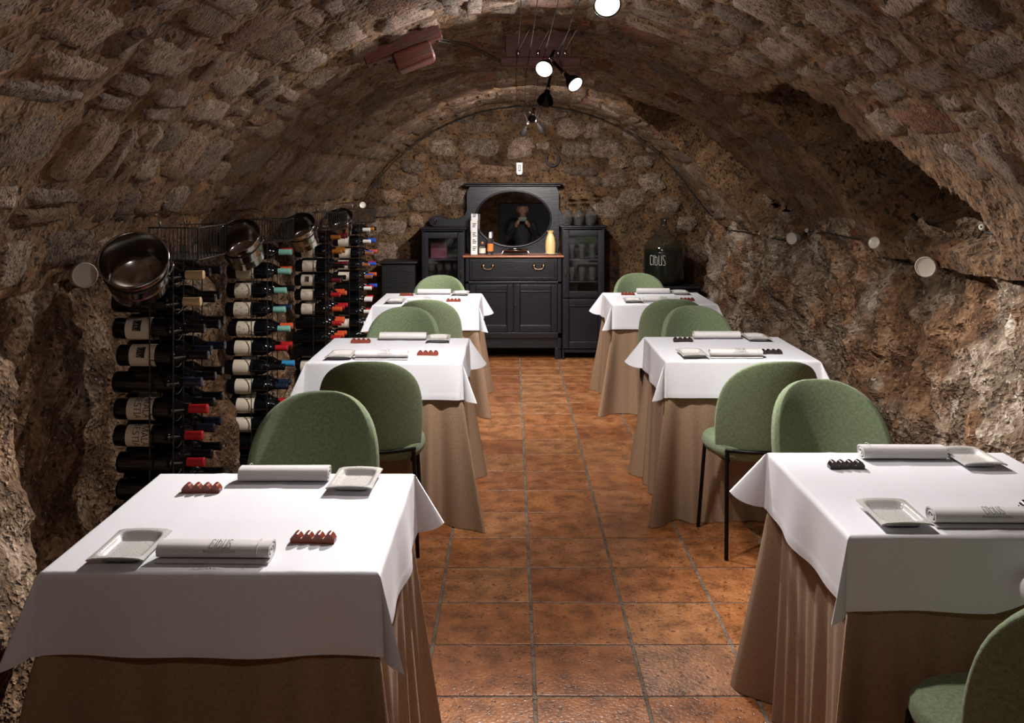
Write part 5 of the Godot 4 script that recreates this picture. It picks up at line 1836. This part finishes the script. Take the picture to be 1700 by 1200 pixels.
	m.vertex_color_use_as_albedo = true
	geo("body", g, m, t)
	var hair := Geo.new()
	flesh(hair, [[Vector3(0, 1.80, 0.46), Vector3(0, 1.795, 0.43), 0.088, 0.075], [Vector3(0, 1.745, 0.495), Vector3(0, 1.70, 0.50), 0.085, 0.06]], 0.012, 0.03, func(w): return Color(0.02, 0.015, 0.012))
	geo("hair", hair, m, t)
	var ph := thing("phone", "black phone held up by the photographer", "phone", Vector3(0, 1.545, 0.085))
	var b := Geo.new()
	b.box(Vector3(-0.078, -0.037, -0.004), Vector3(0.078, 0.037, 0.004), 0.003)
	geo("body", b, M.dark_plastic, ph)
	var l := Geo.new()
	l.lathe([Vector2(0.009, 0.0), Vector2(0.009, 0.002), Vector2(0.0, 0.002)], 12, Transform3D(Basis(Vector3.RIGHT, -PI / 2), Vector3(0.0, 0.022, -0.0038)))
	geo("lens", l, M.chrome, ph)

func camera_and_air() -> void:
	var cam := Camera3D.new()
	cam.name = "camera"
	add_child(cam)
	cam.position = Vector3(0, EYE, 0)
	cam.set_frustum(0.05 * 1200.0 / F, Vector2(0.0, -0.05 * 293.0 / F), 0.05, 60.0)
	cam.current = true
	var we := WorldEnvironment.new()
	we.name = "environment"
	var e := Environment.new()
	e.background_mode = Environment.BG_COLOR
	e.background_color = Color(0, 0, 0)
	e.tonemap_mode = Environment.TONE_MAPPER_LINEAR
	e.tonemap_exposure = 0.143
	e.sdfgi_enabled = true
	e.ssao_enabled = true
	e.ssil_enabled = true
	we.environment = e
	add_child(we)
func lamp_list() -> void:
	# lamps of the cable system; the faces turn as the photograph shows them
	spot_lamp("lit reflector lamp close under the vault, its bright face round", P(0.29, 2.115, 3.0), P(0.4, 0.9, 1.3), 17.0, 45.0, 0.082, P(0.22, 2.19, 3.2), 0.5)
	spot_lamp("lit reflector lamp below the wooden rail, aimed at the wine rack side", P(0.145, 2.095, 4.5), P(-0.55, 0.7, 2.3), 70.0, 32.0, 0.082, P(0.16, 2.19, 4.75), 0.16)
	spot_lamp("lit reflector lamp below the wooden rail, aimed at the rock wall side", P(0.31, 2.055, 4.8), P(1.4, 0.7, 3.4), 48.0, 36.0, 0.082, P(0.20, 2.19, 4.85), 0.04)
	spot_lamp("dark reflector lamp hanging face down above the aisle", P(0.20, 2.07, 6.0), P(-0.1, 0.5, 7.2), 30.0, 46.0, 0.1, P(0.19, 2.19, 6.05), 0.4)
	spot_lamp("small reflector lamp highest of the group before the end wall", P(0.145, 2.06, 7.3), P(0.0, 1.5, 9.2), 12.0, 46.0, 0.06, P(0.12, 2.19, 7.25), 0.8)
	spot_lamp("small reflector lamp lowest of the group before the end wall", P(0.08, 1.955, 7.5), P(-0.5, 0.75, 8.6), 9.0, 55.0, 0.05, P(0.05, 2.19, 7.5), 0.5)
	spot_lamp("small reflector lamp tilted to the right before the end wall", P(0.235, 1.975, 7.5), P(1.1, 0.75, 8.4), 7.0, 55.0, 0.05, P(0.20, 2.19, 7.45), 0.5)
	# the same cables go on above the top of the picture and over the photographer
	spot_lamp("reflector lamp on the cables aimed along the aisle at the middle tables", P(0.02, 2.28, 3.62), P(-0.40, 0.7, 5.15), 46.0, 32.0, 0.07, P(0.0, 2.31, 3.4), 0.05)
	spot_lamp("reflector lamp on the cables aimed at the rock wall chairs", P(-0.10, 2.27, 3.40), P(1.25, 0.65, 3.70), 23.0, 30.0, 0.07, P(0.0, 2.31, 3.3), 0.03)
	spot_lamp("added unseen reflector lamp brightening the middle rock wall table", P(0.22, 2.27, 3.58), P(1.12, 0.78, 5.05), 40.0, 25.0, 0.07, P(0.2, 2.31, 3.45), 0.03)  # added lamp hidden above the view, there to brighten this tabletop
	spot_lamp("reflector lamp on the cables above the photographer", P(0.15, 2.10, 0.4), P(-0.1, 1.2, 3.2), 2.8, 60.0, 0.082, P(0.15, 2.19, 0.5))

func _ready() -> void:
	camera_and_air()
	rng.seed = 1
	setup_noise()
	materials()
	floor_tiles()
	vault()
	side_walls()
	back_wall()
	rear_wall()
	sideboard()
	var base := [
		{"x": -0.64, "z": 2.445, "pos": "outermost", "row": "wine rack", "dark": false, "seed": 3, "ears": [24, 24, 34, 30]},
		{"x": -0.592, "z": 4.925, "pos": "middle", "row": "wine rack", "dark": false, "seed": 14, "ears": [30, 30, 40, 30]},
		{"x": -0.59, "z": 7.10, "pos": "sideboard-end", "row": "wine rack", "dark": false, "seed": 25, "ears": [28, 30, 38, 30]},
		{"x": 1.145, "z": 2.665, "pos": "outermost", "row": "bare rock wall", "dark": true, "seed": 36, "ears": [30, 24, 30, 42], "kick": true},
		{"x": 1.075, "z": 4.965, "pos": "middle", "row": "bare rock wall", "dark": true, "seed": 47, "ears": [30, 30, 30, 42]},
		{"x": 1.05, "z": 7.15, "pos": "sideboard-end", "row": "bare rock wall", "dark": false, "seed": 58, "ears": [30, 32, 30, 42]}]
	for k in base:
		k.w = 0.70
		k.d = 0.70
		k.drop = 0.18
		table_set(k)
	make_chair("green chair tucked behind the outermost table of the wine rack row", -0.662, 3.45, false, 0.03)
	make_chair("green chair with its back to the outermost table, wine rack row", -0.612, 4.10, true, 0.05)
	make_chair("green chair between middle and sideboard-end tables, wine rack row, facing the middle table", -0.632, 5.86, false, 0.0)
	make_chair("green chair facing the sideboard-end table of the wine rack row", -0.545, 6.28, true, 0.0)
	make_chair("green chair with its back to the sideboard, wine rack row", -0.575, 7.93, false, 0.0)
	make_chair("green chair at the open side of the outermost table by bare rock", 1.09, 1.80, true, 0.12)
	make_chair("green chair facing the outermost table of the bare rock wall row", 1.15, 3.66, false, 0.05)
	make_chair("green chair with its back to the outermost table, bare rock wall row", 1.08, 4.10, true, 0.10)
	make_chair("green chair facing the middle table, bare rock wall row, back to the sideboard end", 1.095, 5.92, false, 0.03)
	make_chair("green chair facing the sideboard-end table of the bare rock wall row", 1.06, 6.33, true, -0.08)
	make_chair("green chair before the demijohn cabinet, bare rock wall row", 1.035, 8.12, false, 0.0)
	racks()
	sideboard_things()
	corner_things()
	lamps_and_cables()
	person()
